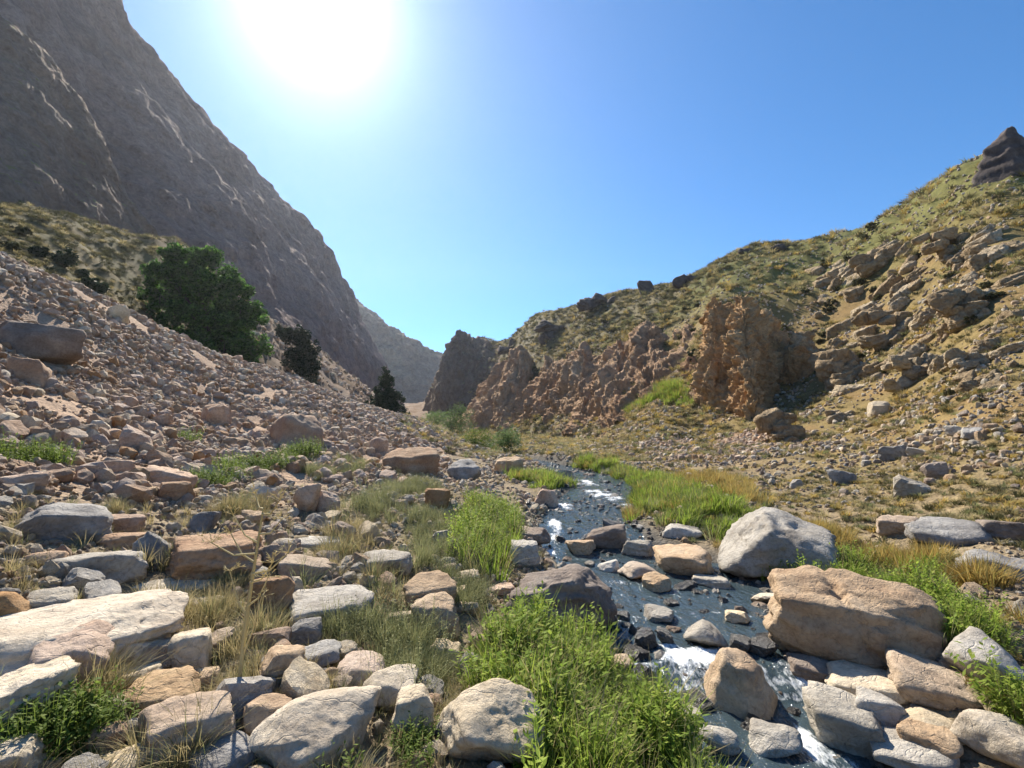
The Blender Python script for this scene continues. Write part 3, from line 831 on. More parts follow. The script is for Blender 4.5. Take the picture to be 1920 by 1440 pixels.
HERO = [
 (1462,1080,1730,1254,'tan','block','big tan block boulder with a vertical crack beside the stream',[(.12,-.25,.95,.62),(.75,-.55,.3,.78)],None,None,.62),
 (1352,943,1566,1084,'grey','wedge','big grey boulder with a long slope down to the stream bank',[(-.75,-.2,.55,.42),(.4,-.5,.6,.75)]),
 (1313,1216,1448,1340,'tan','pyr','pointed tan rock standing in the stream below the white riffle',[(.25,-.15,.95,.5),(-.2,-.9,.35,.5)]),
 (1228,1022,1331,1081,'tan','block','pinkish tan rock on the right bank near the big grey boulder',[]),
 (1160,1054,1228,1090,'tan','round','low tan rock half in the stream above the pool',[]),
 (1286,1163,1363,1218,'grey','round','grey capped stone with dark wet sides on the riffle lip',[]),
 (1209,1139,1262,1167,'grey','slab','small flat grey stone in the middle of the pool',[]),
 (1303,1079,1365,1101,'grey','slab','pale flat stone at the edge of the pool below the grey boulder',[]),
 (1412,1109,1463,1134,'cream','sharp','pale chunk at the waterside left of the big tan block',[]),
 (1476,1227,1556,1274,'brown','block','brown pitted rock wedged under the big tan block',[]),
 (1561,1246,1698,1320,'cream','slab','long pale slab lying at the foot of the big tan block',[(-.3,-.3,.9,.6)]),
 (1685,1237,1824,1331,'tan','wedge','tan wedge rock leaning among the pale cobbles',[]),
 (1792,1180,1918,1286,'grey','round','smooth light grey boulder in grass beyond the tan wedge',[]),
 (1521,1304,1650,1414,'grey','block','long speckled grey rock dipping into the stream',[]),
 (1617,1306,1692,1376,'grey','round','round grey cobble behind the long speckled rock',[]),
 (1694,1327,1807,1393,'cream','round','broad pale cobble in the pile below the tan wedge',[]),
 (1702,1363,1790,1432,'tan','block','squarish tan cobble wedged in the pile of pale cobbles',[]),
 (1653,1376,1778,1450,'grey','slab','flat grey slab slanting out of the cobble pile',[]),
 (1813,1346,1945,1452,'cream','round','large pale rounded boulder at the end of the cobble pile',[]),
 (1805,1346,1843,1375,'grey','round','fist sized grey cobble between pale boulders',[]),
 (1313,1359,1382,1414,'grey','round','pitted grey stone in shallow water below the pointed rock',[]),
 (1412,1361,1499,1423,'grey','round','wet grey stone at the stream outflow',[]),
 (1721,973,1843,1026,'blue','slab','blue grey slab half buried in the dry bank',[(.1,-.6,.8,.6)]),
 (1818,1032,1945,1090,'blue','wedge','pale blue grey angular slab leaning on the right bank',[]),
 (1847,973,1916,1013,'brown','block','brown blocky rock beside the blue grey slab',[]),
 (1655,968,1717,1003,'tan','block','tan blocky rock on the bank between grey slab and grey boulder',[]),
 (1245,983,1313,1008,'grey','slab','low grey stone in the grass above the stream bank',[]),
 (1102,981,1170,1029,'brown','block','brown grey rock damming the upper stream',[]),
 (1168,1009,1224,1042,'grey','block','dark sided grey rock next to the brown dam rock',[]),
 (1640,1020,1668,1046,'cream','sharp','small white rock in golden grass',[]),
 (1363,1143,1403,1167,'cream','slab','small white flat stone breaking the pool surface',[]),
 (1405,1195,1457,1233,'wet','round','black wet stone under the big tan block',[]),
 (1370,1193,1410,1226,'wet','block','black wet stone beside the grey capped stone',[]),
 (1190,1178,1230,1219,'wet','block','glistening dark stone at the riffle edge',[]),
 (1151,1146,1181,1164,'wet','round','dark wet pebble by the brown wedge boulder',[]),
 (1232,1180,1262,1212,'wet','sharp','wet brown stone splitting the riffle',[]),
 (1273,1329,1315,1360,'grey','round','mottled grey cobble beside the green herbs',[]),
 (1126,1227,1187,1256,'tan','sharp','pale tan rock in the grass at the riffle edge',[]),
 (1207,1075,1256,1110,'tan','block','pink tan cobble pair beside the low tan rock',[]),
 (1121,1047,1160,1072,'grey','round','greenish grey stone in the stream above the pool',[]),
 (951,1065,1155,1184,'brown','wedge','large brown wedge boulder with a flat pale top above the stream',[(-.28,-.05,.95,.42),(.45,-.85,.2,.5),(.75,-.2,.55,.6)],None,None,.7),
 (914,1090,969,1119,'pink','sharp','pinkish chunk behind the brown wedge boulder',[]),
 (1061,1009,1116,1040,'tan','block','tan stone in mid stream below the chute',[]),
 (957,1015,1011,1064,'grey','block','grey block on the stream edge by the tall grass',[]),
 (963,987,1031,1020,'brown','slab','flat dark brown stone beside the white chute',[]),
 (677,1033,771,1079,'grey','slab','pale grey slab with dark underside among dry tufts',[]),
 (761,1075,852,1144,'tan','block','tan block behind another cream tan block',[]),
 (773,1120,860,1196,'tan','block','cream tan block with a sharp upright edge',[]),
 (806,1200,864,1252,'cream','block','small cream block at the edge of the lush grass',[]),
 (862,1228,916,1287,'blue','round','dark grey cobble against the lush grass',[]),
 (624,1230,727,1295,'pink','block','pink stained cream rock on the rock pile',[]),
 (683,1253,783,1335,'cream','round','egg shaped cream boulder on the rock pile',[]),
 (737,1299,810,1381,'cream','block','upright cream rock between two big pale boulders',[]),
 (476,1285,719,1460,'cream','round','very large cream boulder with a layered rounded top',[(.1,-.5,.85,.72)]),
 (810,1289,1018,1470,'cream','round','very large pale boulder sloping under the green herbs',[(.5,-.4,.75,.7)]),
 (814,1345,850,1392,'blue','round','small slate grey stone between the two large boulders',[]),
 (550,1104,695,1172,'grey','slab','broad light grey flat topped boulder behind the slate stone',[]),
 (538,1160,598,1212,'blue','block','pale blue grey stone with a flat face',[]),
 (548,1208,634,1251,'blue','slab','flat dark slate stone with a smooth top',[]),
 (487,1212,564,1281,'tan','block','tan block beside the dry stalk',[]),
 (542,1005,642,1034,'grey','slab','thin pale slab above the tan wedge stone',[]),
 (528,1035,616,1092,'tan','wedge','tan wedge stone with a shaded front',[]),
 (318,993,485,1087,'orange','block','long rust orange block with a flat top',[(-.1,-.7,-.3,.8)]),
 (469,1077,542,1152,'orange','block','rust orange block behind the dry stalk',[]),
 (481,1015,540,1069,'tan','sharp','tan angular rock resting on the rust orange blocks',[]),
 (48,939,179,1011,'blue','block','dark blue grey block with white veins',[]),
 (189,997,266,1033,'orange','slab','reddish slab leaning on the blue white stone',[]),
 (256,999,312,1067,'blue','sharp','blue and white angular stone under the reddish slab',[]),
 (120,1027,252,1092,'grey','slab','grey slab tilted in front of the reddish slab',[]),
 (185,963,258,1001,'pink','block','pink block above the reddish slab',[]),
 (356,959,407,999,'blue','sharp','dark pointed slate stone on the scree toe',[]),
 (52,1033,113,1065,'pink','round','small pink cobble below the veined block',[]),
 (-25,1106,50,1158,'orange','round','orange brown rounded rock at the foot of the pale slab',[]),
 (64,1102,131,1144,'grey','slab','flat grey stone behind the large pale slab',[]),
 (-60,1118,308,1275,'cream','slab','very large cream slab rising through the foreground rocks',[(.3,-.55,.7,.7)]),
 (193,1162,304,1255,'cream','wedge','cream wedge split from the large pale slab',[]),
 (246,1202,320,1269,'tan','block','tan block under the cream wedge',[]),
 (320,1186,389,1271,'cream','block','cream block with a shaded square face',[]),
 (60,1188,192,1322,'pink','block','shaded pinkish block hanging over the dry grass',[]),
 (-60,1257,104,1390,'cream','block','broad cream rock below the large pale slab',[]),
 (236,1269,364,1345,'tan','slab','tan slab stacked above the tan foreground block',[]),
 (352,1257,405,1308,'tan','round','small tan stone propped on the tan slab',[]),
 (274,1313,417,1425,'tan','block','tan foreground block with a sharp lower edge',[]),
 (199,1245,288,1291,'cream','slab','narrow cream slab behind the tan slab',[]),
 (354,1386,481,1470,'blue','round','smooth blue grey boulder below the dry stalk',[]),
 (-40,1389,72,1470,'cream','slab','pale layered rock at the edge of the green herbs',[]),
 (183,1408,268,1460,'cream','round','pale rounded rock under arching dry grass',[]),
 (461,1313,540,1382,'tan','block','tan ledge leaning on the very large cream boulder',[]),
 (376,1182,431,1231,'tan','sharp','tan angular stone left of the dry stalk',[]),
 (312,1120,393,1152,'cream','slab','pale slab among dry grass below the rust block',[]),
 (223,1086,393,1126,'cream','slab','long pale slab in front of the rust orange block',[]),
 (553,906,598,962,'pink','round','pink stone standing on end in a pair on the scree toe',[]),
 (586,918,634,962,'pink','block','pink block paired with the upright pink stone',[]),
 (276,870,356,918,'pink','wedge','large pink wedge in the rubble of the scree toe',[]),
 (171,862,238,894,'pink','slab','flat pink slab in the rubble',[]),
 (209,884,264,914,'pink','block','pink block under the flat slab',[]),
 (300,902,354,939,'orange','block','rust stained block below the pink wedge',[]),
 (10,884,79,922,'pink','block','pinkish block beside a green herb patch',[]),
 (183,1299,232,1353,'cream','sharp','cream stone splinter beside arching dry grass',[]),
 (18,601,132,679,'brown','slab','huge brown slab lying high on the scree',[(-.3,-.6,.6,.75)]),
 (22,671,82,719,'orange','block','orange block under the huge brown slab',[]),
 (515,776,602,839,'orange','slab','long rusty slab tilted down the scree',[(.4,-.4,.7,.6)]),
 (378,755,429,799,'pink','block','pink brown block half buried in the scree',[]),
 (228,795,279,845,'pink','wedge','pink wedge set upright in the scree',[]),
 (205,571,237,599,'cream','slab','white rock shining on the crest of the scree',[]),
 (928,855,979,889,'tan','slab','tan slab tilted up beside the willow bushes',[]),
 (1001,915,1045,949,'pink','block','pink block in the upper stream bend',[]),
 (688,818,725,852,'pink','block','pinkish block above the rust coloured bank slab',[]),
 (721,838,819,891,'orange','slab','rust coloured slab on the far stony bank',[]),
 (841,861,899,899,'blue','slab','dark grey slab on the far stony bank',[]),
 (798,915,842,952,'orange','block','reddish block on the stones above the grass clump',[]),
 (1631,751,1665,781,'cream','round','round whitish rock on the golden hillside',[]),
 (1685,891,1739,929,'grey','wedge','pale grey wedge rock on the dry hillside',[]),
 (1735,865,1772,899,'brown','round','round brown rock above the pale grey wedge',[]),
 (1558,878,1602,909,'blue','slab','dark slab lying on the hillside path of stones',[]),
 (1655,835,1699,862,'blue','slab','dark grey ledge stone with a pale top on the hillside',[]),
 (1705,838,1739,855,'grey','slab','flat pale stone beside the dark ledge stone',[]),
 (1775,798,1802,818,'grey','block','small grey block up the dry hillside',[]),
 (1808,800,1840,824,'blue','slab','bluish stone next to the small grey block',[]),
 (1196,536,1226,566,'volc','block','lone dark rock pinnacle on the hill skyline',[]),
 (1836,230,1945,330,'volc','pyr','dark craggy rock crowning the hill skyline',[(-.45,-.2,.85,.62)],5),
 (1040,880,1075,900,'grey','slab','pale stone at the top of the visible stream',[]),
 (1045,1105,1085,1130,'cream','sharp','pale stone on the flat top of the brown wedge boulder',[]) ,
]
HERO = HERO[:-1]
def skyline(u):
    for v in range(230, 700, 3):
        if hit(u, v, False) is not None: return v
for k, h in enumerate(HERO):    # rocks that stand on the crest
    if 'pinnacle' in h[6]:
        vs = skyline((h[0] + h[2]) / 2)
        HERO[k] = (h[0], vs - 22, h[2], vs + 5) + tuple(h[4:])
for h in HERO:
    boulder(*h, rough=1.1 if h[4] == 'volc' else 1.25, groove=(1, .1, .3, .12, .06, .13) if 'vertical crack' in h[6] else None)

# outcrops of bedrock on the right hillside: each one ragged continuous mass
def outcrop(u0, v0, u1, v1, mat, label, seed=1, group=None, n=1):
    rg = np.random.default_rng(seed)
    base = None
    for dv in range(0, 160, 4):
        base = hit((u0 + u1) / 2, v0 * .35 + v1 * .65 + dv)
        if base is not None: break
    sc = base[1] / F
    w, hp = (u1 - u0) * sc, (v1 - v0) * sc
    e1 = .5 * max(w, .5)
    gx = (H1(base[0] + e1, base[1]) - H1(base[0] - e1, base[1])) / (2 * e1); gy = (H1(base[0], base[1] + e1) - H1(base[0], base[1] - e1)) / (2 * e1)
    gx, gy = np.clip(gx, -1.2, 1.2), np.clip(gy, -.8, .8)
    qn = np.array(Vector((-gx * .6, -gy * .6, 1)).to_track_quat('Z', 'Y').to_matrix())
    V, Fs, k = [], [], 0
    for q in range(n):
        if n == 1:
            px_, pz, s0 = 0, 0, w
        else:
            a = (q + .5) / n
            if hp > w:
                px_, pz, s0 = rg.uniform(-.22, .22) * w, (a - .5) * hp * .85, w * rg.uniform(.5, .85)
            else:
                px_, pz, s0 = (a - .5) * w * .85, rg.uniform(-.42, .42) * hp, hp * rg.uniform(.28, .62) * (2.2 if mat == 'volc' else 1)
        vv, ff = rock_verts(str(rg.choice(['pyr', 'sharp', 'wedge'] if mat == 'volc' else ['block', 'sharp', 'wedge', 'slab', 'block'])), int(rg.integers(1e6)), 5 if s0 / sc > 75 else 4 if s0 / sc > 34 else 3, (s0 * rg.uniform(.9, 1.3), s0 * rg.uniform(.7, 1.0), s0 * rg.uniform(.5, .85)), (), 2.3)
        a = rg.normal(0, .5); ca, sa = math.cos(a), math.sin(a)
        t = rg.normal(-.25, .25); ct, st_ = math.cos(t), math.sin(t)
        R = np.array([[ca, -sa, 0], [sa, ca, 0], [0, 0, 1]]) @ np.array([[ct, 0, st_], [0, 1, 0], [-st_, 0, ct]])
        vv = vv @ R.T @ (qn.T if n == 1 else np.eye(3))
        dy = max(0, pz) * .9 if mat != 'volc' else 0
        V.append(vv + [px_, dy + rg.uniform(-.1, .1) * w, pz]); Fs.append(ff + k); k += len(vv)
    o = link('rock_outcrop', mesh_from('rock_outcrop', np.concatenate(V), np.concatenate(Fs), M[mat]), None, (base[0], base[1] + .1 * w, base[2] + (.0 if n == 1 else -.04 * hp)))
    tag(o, label, 'outcrop', group)
OUTS = []
OUT = [(1500,590,1562,720,'hillrock','ochre outcrop column beside the tall conglomerate buttress'),
       (1455,748,1510,872,'hillrock','broken ochre outcrop ridge at the toe of the hillside'),
       (1560,640,1640,740,'hillrock','tan outcrop ledges above the ochre ridge'),
       (1675,655,1800,715,'hillrock2','cream layered outcrop on the mid hillside'),
       (1640,555,1760,640,'hillrock','tan outcrop band with shrubs on the hillside'),
       (1780,520,1910,610,'hillrock','large pale outcrop high on the hillside'),
       (1610,450,1700,515,'hillrock','brown outcrop just under the skyline'),
       (1800,645,1890,705,'hillrock2','pale crumbling outcrop above the dry slope'),
       (1745,410,1870,470,'hillrock','tan outcrop below the green upper slope'),
       (1560,760,1610,800,'hillrock2','small cream ledge above the dry golden slope'),
       (1385,484,1440,504,'volc','dark low crag along the hill skyline'),
       (1455,470,1500,488,'volc','dark knob of rock on the skyline above the buttress'),
       (1270,524,1330,550,'volc','dark stony rim on the skyline near the pinnacle'),
       (1095,574,1180,606,'volc','dark crag band on the far hillside skyline'),
       (1010,596,1080,632,'volc','dark crag on the shoulder above the fluted cliff'),
       (930,630,1000,652,'volc','dark crag band above the rounded headland')]
for k, a in enumerate(OUT):
    if 'skyline' in a[5] and a[4] == 'volc':
        vs = skyline((a[0] + a[2]) / 2)
        a = (a[0], vs - 6, a[2], vs + (a[3] - a[1]) - 6) + tuple(a[4:])
    outcrop(*a, seed=50 + k, n=20 if k < 10 else 6)
def short(label):
    stop = {'with', 'beside', 'on', 'in', 'at', 'below', 'above', 'standing', 'half', 'near', 'of', 'lying', 'wedged', 'leaning', 'behind', 'under', 'between', 'dipping', 'slanting', 'among', 'by', 'breaking', 'splitting', 'damming', 'against', 'rising', 'split', 'hanging', 'stacked', 'propped', 'resting', 'paired', 'set', 'tilted', 'shining', 'next', 'sloping', 'left', 'high', 'just', 'crowning', 'along'}
    out = []
    for q in label.split():
        if q in stop and len(out) >= 2: break
        out.append(q)
    return ' '.join(out[:5])
OUT0 = [((a[0] + a[2]) / 2, (a[1] + a[3]) / 2, short(a[5])) for a in OUT]
def near_out(u, v):
    return min(OUT0, key=lambda q: (q[0] - u) ** 2 + (q[1] - v) ** 2)[2]
rg0 = np.random.default_rng(77)
for k in range(130):
    u = rg0.uniform(1530, 1915); v = rg0.uniform(430 + max(0, 1750 - u) * .35, 730)
    mt_ = str(rg0.choice(['hillrock', 'hillrock', 'hillrock2']))
    w_ = rg0.uniform(12, 46); h_ = w_ * rg0.uniform(.45, .9)
    outcrop(u - w_ / 2, v - h_ / 2, u + w_ / 2, v + h_ / 2, mt_, '%s ragged %s rock ledge in hillside grass near the %s' % ('tiny' if w_ < 20 else 'small' if w_ < 32 else 'broad', {'hillrock': 'tan', 'hillrock2': 'cream'}[mt_], near_out(u, v)), 300 + k, 'small ledges on the hillside')

# ------------------------------------------------------------------ rock prototypes, individual stones and loose stuff
def rock_protos(mats, n, sub, tagname):
    out = []
    for k in range(n):
        kind = ['block', 'sharp', 'slab', 'round', 'wedge'][k % 5]
        v, f = rock_verts(kind, 900 + k * 17, sub, (1, .8, .7), (), 1.6)
        out.append(mesh_from('%s_%02d' % (tagname, k), v, f, M[mats[k % len(mats)]], smooth=False))
    return out

def polar(n, r0, r1, a0=-60, a1=60, rng=RNG, power=1.0):
    r = np.exp(rng.uniform(math.log(r0), math.log(r1), n))
    a = np.radians(rng.uniform(a0, a1, n))
    return r * np.sin(a), r * np.cos(a), r

def free(x, y, s):
    ok = np.ones(len(x), bool)
    for bx, by, br in BOXES:
        ok &= np.hypot(x - bx, y - by) > br * .8 + s * .35
    return ok

STONE = rock_protos(['pink', 'pink', 'tan', 'pink', 'cream', 'tan', 'orange', 'pink'], 16, 3, 'scree_stone')
BANK = rock_protos(['cream', 'tan', 'cream', 'pink', 'cream', 'pink', 'tan', 'grey'], 16, 3, 'bank_stone')
WETS = rock_protos(['wet', 'brown', 'grey', 'wet', 'blue', 'wet'], 12, 3, 'stream_stone')

SHORTS = []
for o in list(COL.objects):
    if o.name.startswith('boulder'):
        SHORTS.append((o.location.x, o.location.y, short(o['label'])))
COLN = {'rock_pink': 'pinkish', 'rock_tan': 'tan', 'rock_cream': 'cream', 'rock_brown': 'brown', 'rock_orange': 'rust orange', 'rock_grey': 'grey', 'rock_bluegrey': 'slate grey', 'rock_wet': 'wet black'}
def near_phrase(x, y):
    return min(SHORTS, key=lambda q: (q[0] - x) ** 2 + (q[1] - y) ** 2)[2]
def individuals(n, zone, protos, label, group, smin, smax, r0, r1, name):
    x, y, r = polar(n * 40, r0, r1)
    xs, hw = stream(y)
    m = zone(x, y, np.abs(x - xs) / hw)
    x, y, r = x[m], y[m], r[m]
    s = smin * RNG.random(len(x)) ** (-1 / 2.0)
    s = np.minimum(s, smax)
    done = 0
    o_ = np.argsort(-s / r)
    for k in RNG.permutation(o_[:n * 6]):
        if done >= n: break
        if not free(x[k:k+1], y[k:k+1], s[k])[0]: continue
        z = H1(x[k], y[k])
        xs1, hw1 = stream(np.array([y[k]]))
        if abs(x[k] - xs1[0]) < hw1[0]: z = max(z, float(zw(y[k])) - .25 * s[k])
        o = link(name, protos[RNG.integers(len(protos))], None, (x[k], y[k], z + .18 * s[k]),
                 (RNG.uniform(-.35, .35), RNG.uniform(-.35, .35), RNG.uniform(0, 6.28)), (s[k], s[k] * RNG.uniform(.8, 1.1), s[k] * RNG.uniform(.75, 1.1)))
        tag(o, '%s %s stone %s near the %s' % (COLN[o.data.materials[0].name], ['blocky', 'jagged', 'flat', 'rounded', 'wedge shaped'][int(o.data.name[-2:]) % 5], label, near_phrase(x[k], y[k])), 'rock', group)
        BOXES.append((x[k], y[k], s[k] * .5))
        done += 1
    print(name, done)
individuals(85, lambda x, y, d: (scree_mask(x, y) > .6) & (y > 4), STONE, 'on the scree', 'loose stones on the scree slope', .18, .5, 5, 26, 'scree_stone')
individuals(80, lambda x, y, d: (scree_mask(x, y) < .4) & (x < 0) & (d > 1.2) & (y < 20), BANK, 'on the grassy bank', 'loose stones on the near bank', .11, .32, 2.4, 16, 'bank_stone')
individuals(70, lambda x, y, d: (d < 1.2) & ((y > 7.4) | (RNG.random(len(x)) < .5)) & (y > 2.5), WETS, 'in the stream', 'stones in the stream bed', .11, .40, 3, 20, 'stream_stone')
individuals(22, lambda x, y, d: (x > 2) & (d > 1.3) & (y < 40), BANK, 'on the dry hillside', 'loose stones on the dry hillside', .18, .5, 4, 28, 'hillside_stone')

nz2 = lambda x, y, f: fbm(np.stack([x * f, y * f, x * 0], 1), 3)
def proto_collection(name, meshes):
    c = bpy.data.collections.new(name)
    for k, me in enumerate(meshes):
        c.objects.link(bpy.data.objects.new('%s_%02d' % (name, k), me))
    return c

def scatter(name, pts, rot, scl, idx, coll, label, cat):
    me = bpy.data.meshes.new(name)
    n = len(pts)
    me.vertices.add(n)
    me.vertices.foreach_set('co', np.asarray(pts, np.float32).ravel())
    for nm, ty, arr in (('rot', 'FLOAT_VECTOR', rot), ('scl', 'FLOAT_VECTOR', scl)):
        at = me.attributes.new(nm, ty, 'POINT')
        at.data.foreach_set('vector', np.asarray(arr, np.float32).ravel())
    at = me.attributes.new('idx', 'INT', 'POINT')
    at.data.foreach_set('value', np.asarray(idx, np.int32))
    o = link(name, me)
    tag(o, label, cat, kind='stuff')
    g = bpy.data.node_groups.new(name, 'GeometryNodeTree')
    g.interface.new_socket('Geometry', in_out='INPUT', socket_type='NodeSocketGeometry')
    g.interface.new_socket('Geometry', in_out='OUTPUT', socket_type='NodeSocketGeometry')
    gi, go = g.nodes.new('NodeGroupInput'), g.nodes.new('NodeGroupOutput')
    ip = g.nodes.new('GeometryNodeInstanceOnPoints')
    ci = g.nodes.new('GeometryNodeCollectionInfo')
    ci.inputs['Collection'].default_value = coll
    ci.inputs['Separate Children'].default_value = True
    ci.inputs['Reset Children'].default_value = True
    def named(nm, ty):
        q = g.nodes.new('GeometryNodeInputNamedAttribute'); q.data_type = ty
        q.inputs['Name'].default_value = nm
        return q.outputs[0]
    er = g.nodes.new('FunctionNodeEulerToRotation')
    g.links.new(named('rot', 'FLOAT_VECTOR'), er.inputs[0])
    g.links.new(gi.outputs[0], ip.inputs['Points'])
    g.links.new(ci.outputs[0], ip.inputs['Instance'])
    ip.inputs['Pick Instance'].default_value = True
    g.links.new(named('idx', 'INT'), ip.inputs['Instance Index'])
    g.links.new(er.outputs[0], ip.inputs['Rotation'])
    g.links.new(named('scl', 'FLOAT_VECTOR'), ip.inputs['Scale'])
    g.links.new(ip.outputs[0], go.inputs[0])
    md = o.modifiers.new('scatter', 'NODES')
    md.node_group = g
    return o

def stone_scatter(name, n, zone, coll, nproto, label, r0, r1, pxmin, smax, a0=-60, a1=60, pw=1.9, water=False, cat='stones'):
    x, y, r = polar(n, r0, r1, a0, a1)
    xs, hw = stream(y)
    m = zone(x, y, np.abs(x - xs) / hw)
    x, y, r = x[m], y[m], r[m]
    s = np.minimum(pxmin * r / 470 * RNG.random(len(x)) ** (-1 / pw), np.minimum(smax, .35 * r))
    nv = fbm(np.stack([x, y, x * 0], 1) * .45, 3)
    s = np.minimum(s * np.exp(.75 * nv), smax)
    m = free(x, y, s * .3) & (fbm(np.stack([x, y, x * 0 + 9], 1) * .6, 2) > -.55 + .25 * RNG.random(len(x)))
    x, y, s = x[m], y[m], s[m]
    z = H(x, y)
    if water:
        xs, hw = stream(y)
        z = np.where(np.abs(x - xs) < hw, np.maximum(z, zw(y) - .3 * s), z)
    k = len(x)
    rot = np.stack([RNG.normal(0, .9, k), RNG.normal(0, .9, k), RNG.uniform(0, 6.28, k)], 1)
    scl = s[:, None] * RNG.uniform(.75, 1.2, (k, 3))
    print(name, k)
    return scatter(name, np.stack([x, y, z + .12 * s], 1), rot, scl, RNG.integers(0, nproto, k), coll, label, cat)

LOW = [rock_protos(m, 15, 2, t) for m, t in ((['pink', 'pink', 'tan', 'pink', 'cream', 'tan', 'orange', 'pink'], 'scree_chip'), (['cream', 'tan', 'grey', 'pink', 'cream', 'tan', 'pink'], 'bank_chip'), (['wet', 'brown', 'grey', 'wet'], 'stream_chip'), (['tan', 'cream', 'tan', 'brown', 'grey'], 'hill_chip'))]
CC = [proto_collection('protos_%d' % k, l) for k, l in enumerate(LOW)]
stone_scatter('scree', 110000, lambda x, y, d: scree_mask(x, y) > RNG.random(len(x)) * .9 + .05, CC[0], 15, 'loose pinkish stones covering the scree slope', 4, 48, 2.0, .4, -60, 5, 2.3)
stone_scatter('bank_gravel', 30000, lambda x, y, d: (scree_mask(x, y) < .5) & (x < 3) & (d > 1.0) & (y < 34), CC[1], 15, 'small pale and grey stones strewn over the near bank', 1.6, 32, 2.6, .22, -60, 12, 2.2)
stone_scatter('stream_cobbles', 8000, lambda x, y, d: (d < 1.35) & ((y > 7.6) | (d > .8) | (RNG.random(len(x)) < .4)), CC[2], 15, 'wet cobbles and gravel along the stream bed', 2.0, 30, 2.4, .2, -10, 50, 2.1, True)
stone_scatter('hillside_rubble', 44000, lambda x, y, d: (x > 2) & (d > 1.3) & (fbm(np.stack([x * .12, y * .12, x * 0], 1), 3) > -.25 + .4 * (RNG.random(len(x)) - .5)), CC[3], 15, 'tan rubble strewn over the dry hillside', 4, 110, 1.7, .32, 4, 62, 2.7)
stone_scatter('debris_fan', 14000, lambda x, y, d: (fan_mask(x, y) > .4) & (d > 1.5), CC[0], 15, 'fine pink debris fan below the ochre cliff', 18, 42, 1.5, .4, 10, 40, 2.4)
stone_scatter('slope_rubble', 9000, lambda x, y, d: (y > crest_y(x, y) + 1) & (x < -.12 * y) & (x > -.62 * y) & (nz2(x, y, .15) > -.3), CC[0], 15, 'brown rubble below the mountain wall beyond the scree crest', 26, 110, 1.5, .9, -34, -5, 2.0)
stone_scatter('far_rubble', 9000, lambda x, y, d: (d > 1.2) & (y > 28) & (x < 20) & (x > -14), CC[1], 15, 'grey and tan rubble on the far valley floor', 28, 120, 1.4, .5, -14, 20, 2.6)

# ------------------------------------------------------------------ grass and herbs
def tuft(n, h, spread, wid, lean, seed, mat, segs=3):
    rg = np.random.default_rng(seed)
    V, Fq = [], []
    for k in range(n):
        a = rg.uniform(0, 6.28); b = rg.uniform(0, spread) 
        base = np.array([math.cos(a) * b, math.sin(a) * b, -.02])
        ln = h * rg.uniform(.55, 1.1)
        dr = a + rg.normal(0, .5)
        le = abs(rg.normal(lean, lean * .5))
        side = np.array([-math.sin(dr), math.cos(dr), 0]) * wid * rg.uniform(.7, 1.3)
        i0 = len(V)
        for q in range(segs + 1):
            t = q / segs
            c = base + np.array([math.cos(dr), math.sin(dr), 0]) * ln * le * t ** 1.8 + np.array([0, 0, 1]) * ln * (t - .35 * le * t ** 2)
            wq = (1 - t ** 1.5) if q < segs else .08
            V.append(c - side * wq * .5); V.append(c + side * wq * .5)
        for q in range(segs):
            Fq.append([i0 + 2 * q, i0 + 2 * q + 1, i0 + 2 * q + 3, i0 + 2 * q + 2])
    return mesh_from('tuft', V, Fq, M[mat], smooth=True)

def herb(n, h, seed, mat, leaf=.035, spread=.12):
    rg = np.random.default_rng(seed)
    V, Fq = [], []
    def quad(c, d, w, l):
        i0 = len(V)
        d = d / np.linalg.norm(d)
        s = np.cross(d, [0, 0, 1.0]); s = s / (np.linalg.norm(s) + 1e-6) * w * .5
        V.extend([c, c + d * l * .45 + s, c + d * l, c + d * l * .45 - s]); Fq.append([i0, i0 + 1, i0 + 2, i0 + 3])
    for k in range(n):
        a, b = rg.uniform(0, 6.28), rg.uniform(0, spread)
        base = np.array([math.cos(a) * b, math.sin(a) * b, -.02])
        ax = np.array([math.cos(a) * .35 * rg.random(), math.sin(a) * .35 * rg.random(), 1.0]); ax /= np.linalg.norm(ax)
        ln = h * rg.uniform(.5, 1.1)
        s = np.array([.003, 0, 0]); i0 = len(V)
        V.extend([base - s, base + s, base + ax * ln + s * .3, base + ax * ln - s * .3]); Fq.append([i0, i0 + 1, i0 + 2, i0 + 3])
        m = int(ln / .028)
        for q in range(m):
            t = (q + rg.random()) / m
            if t < .1: continue
            g = rg.uniform(0, 6.28)
            quad(base + ax * ln * t, np.array([math.cos(g), math.sin(g), rg.uniform(.1, .9)]), leaf * rg.uniform(.3, .5), leaf * rg.uniform(.8, 1.6) * (1.15 - .5 * t))
    return mesh_from('herb', V, Fq, M[mat], smooth=False)

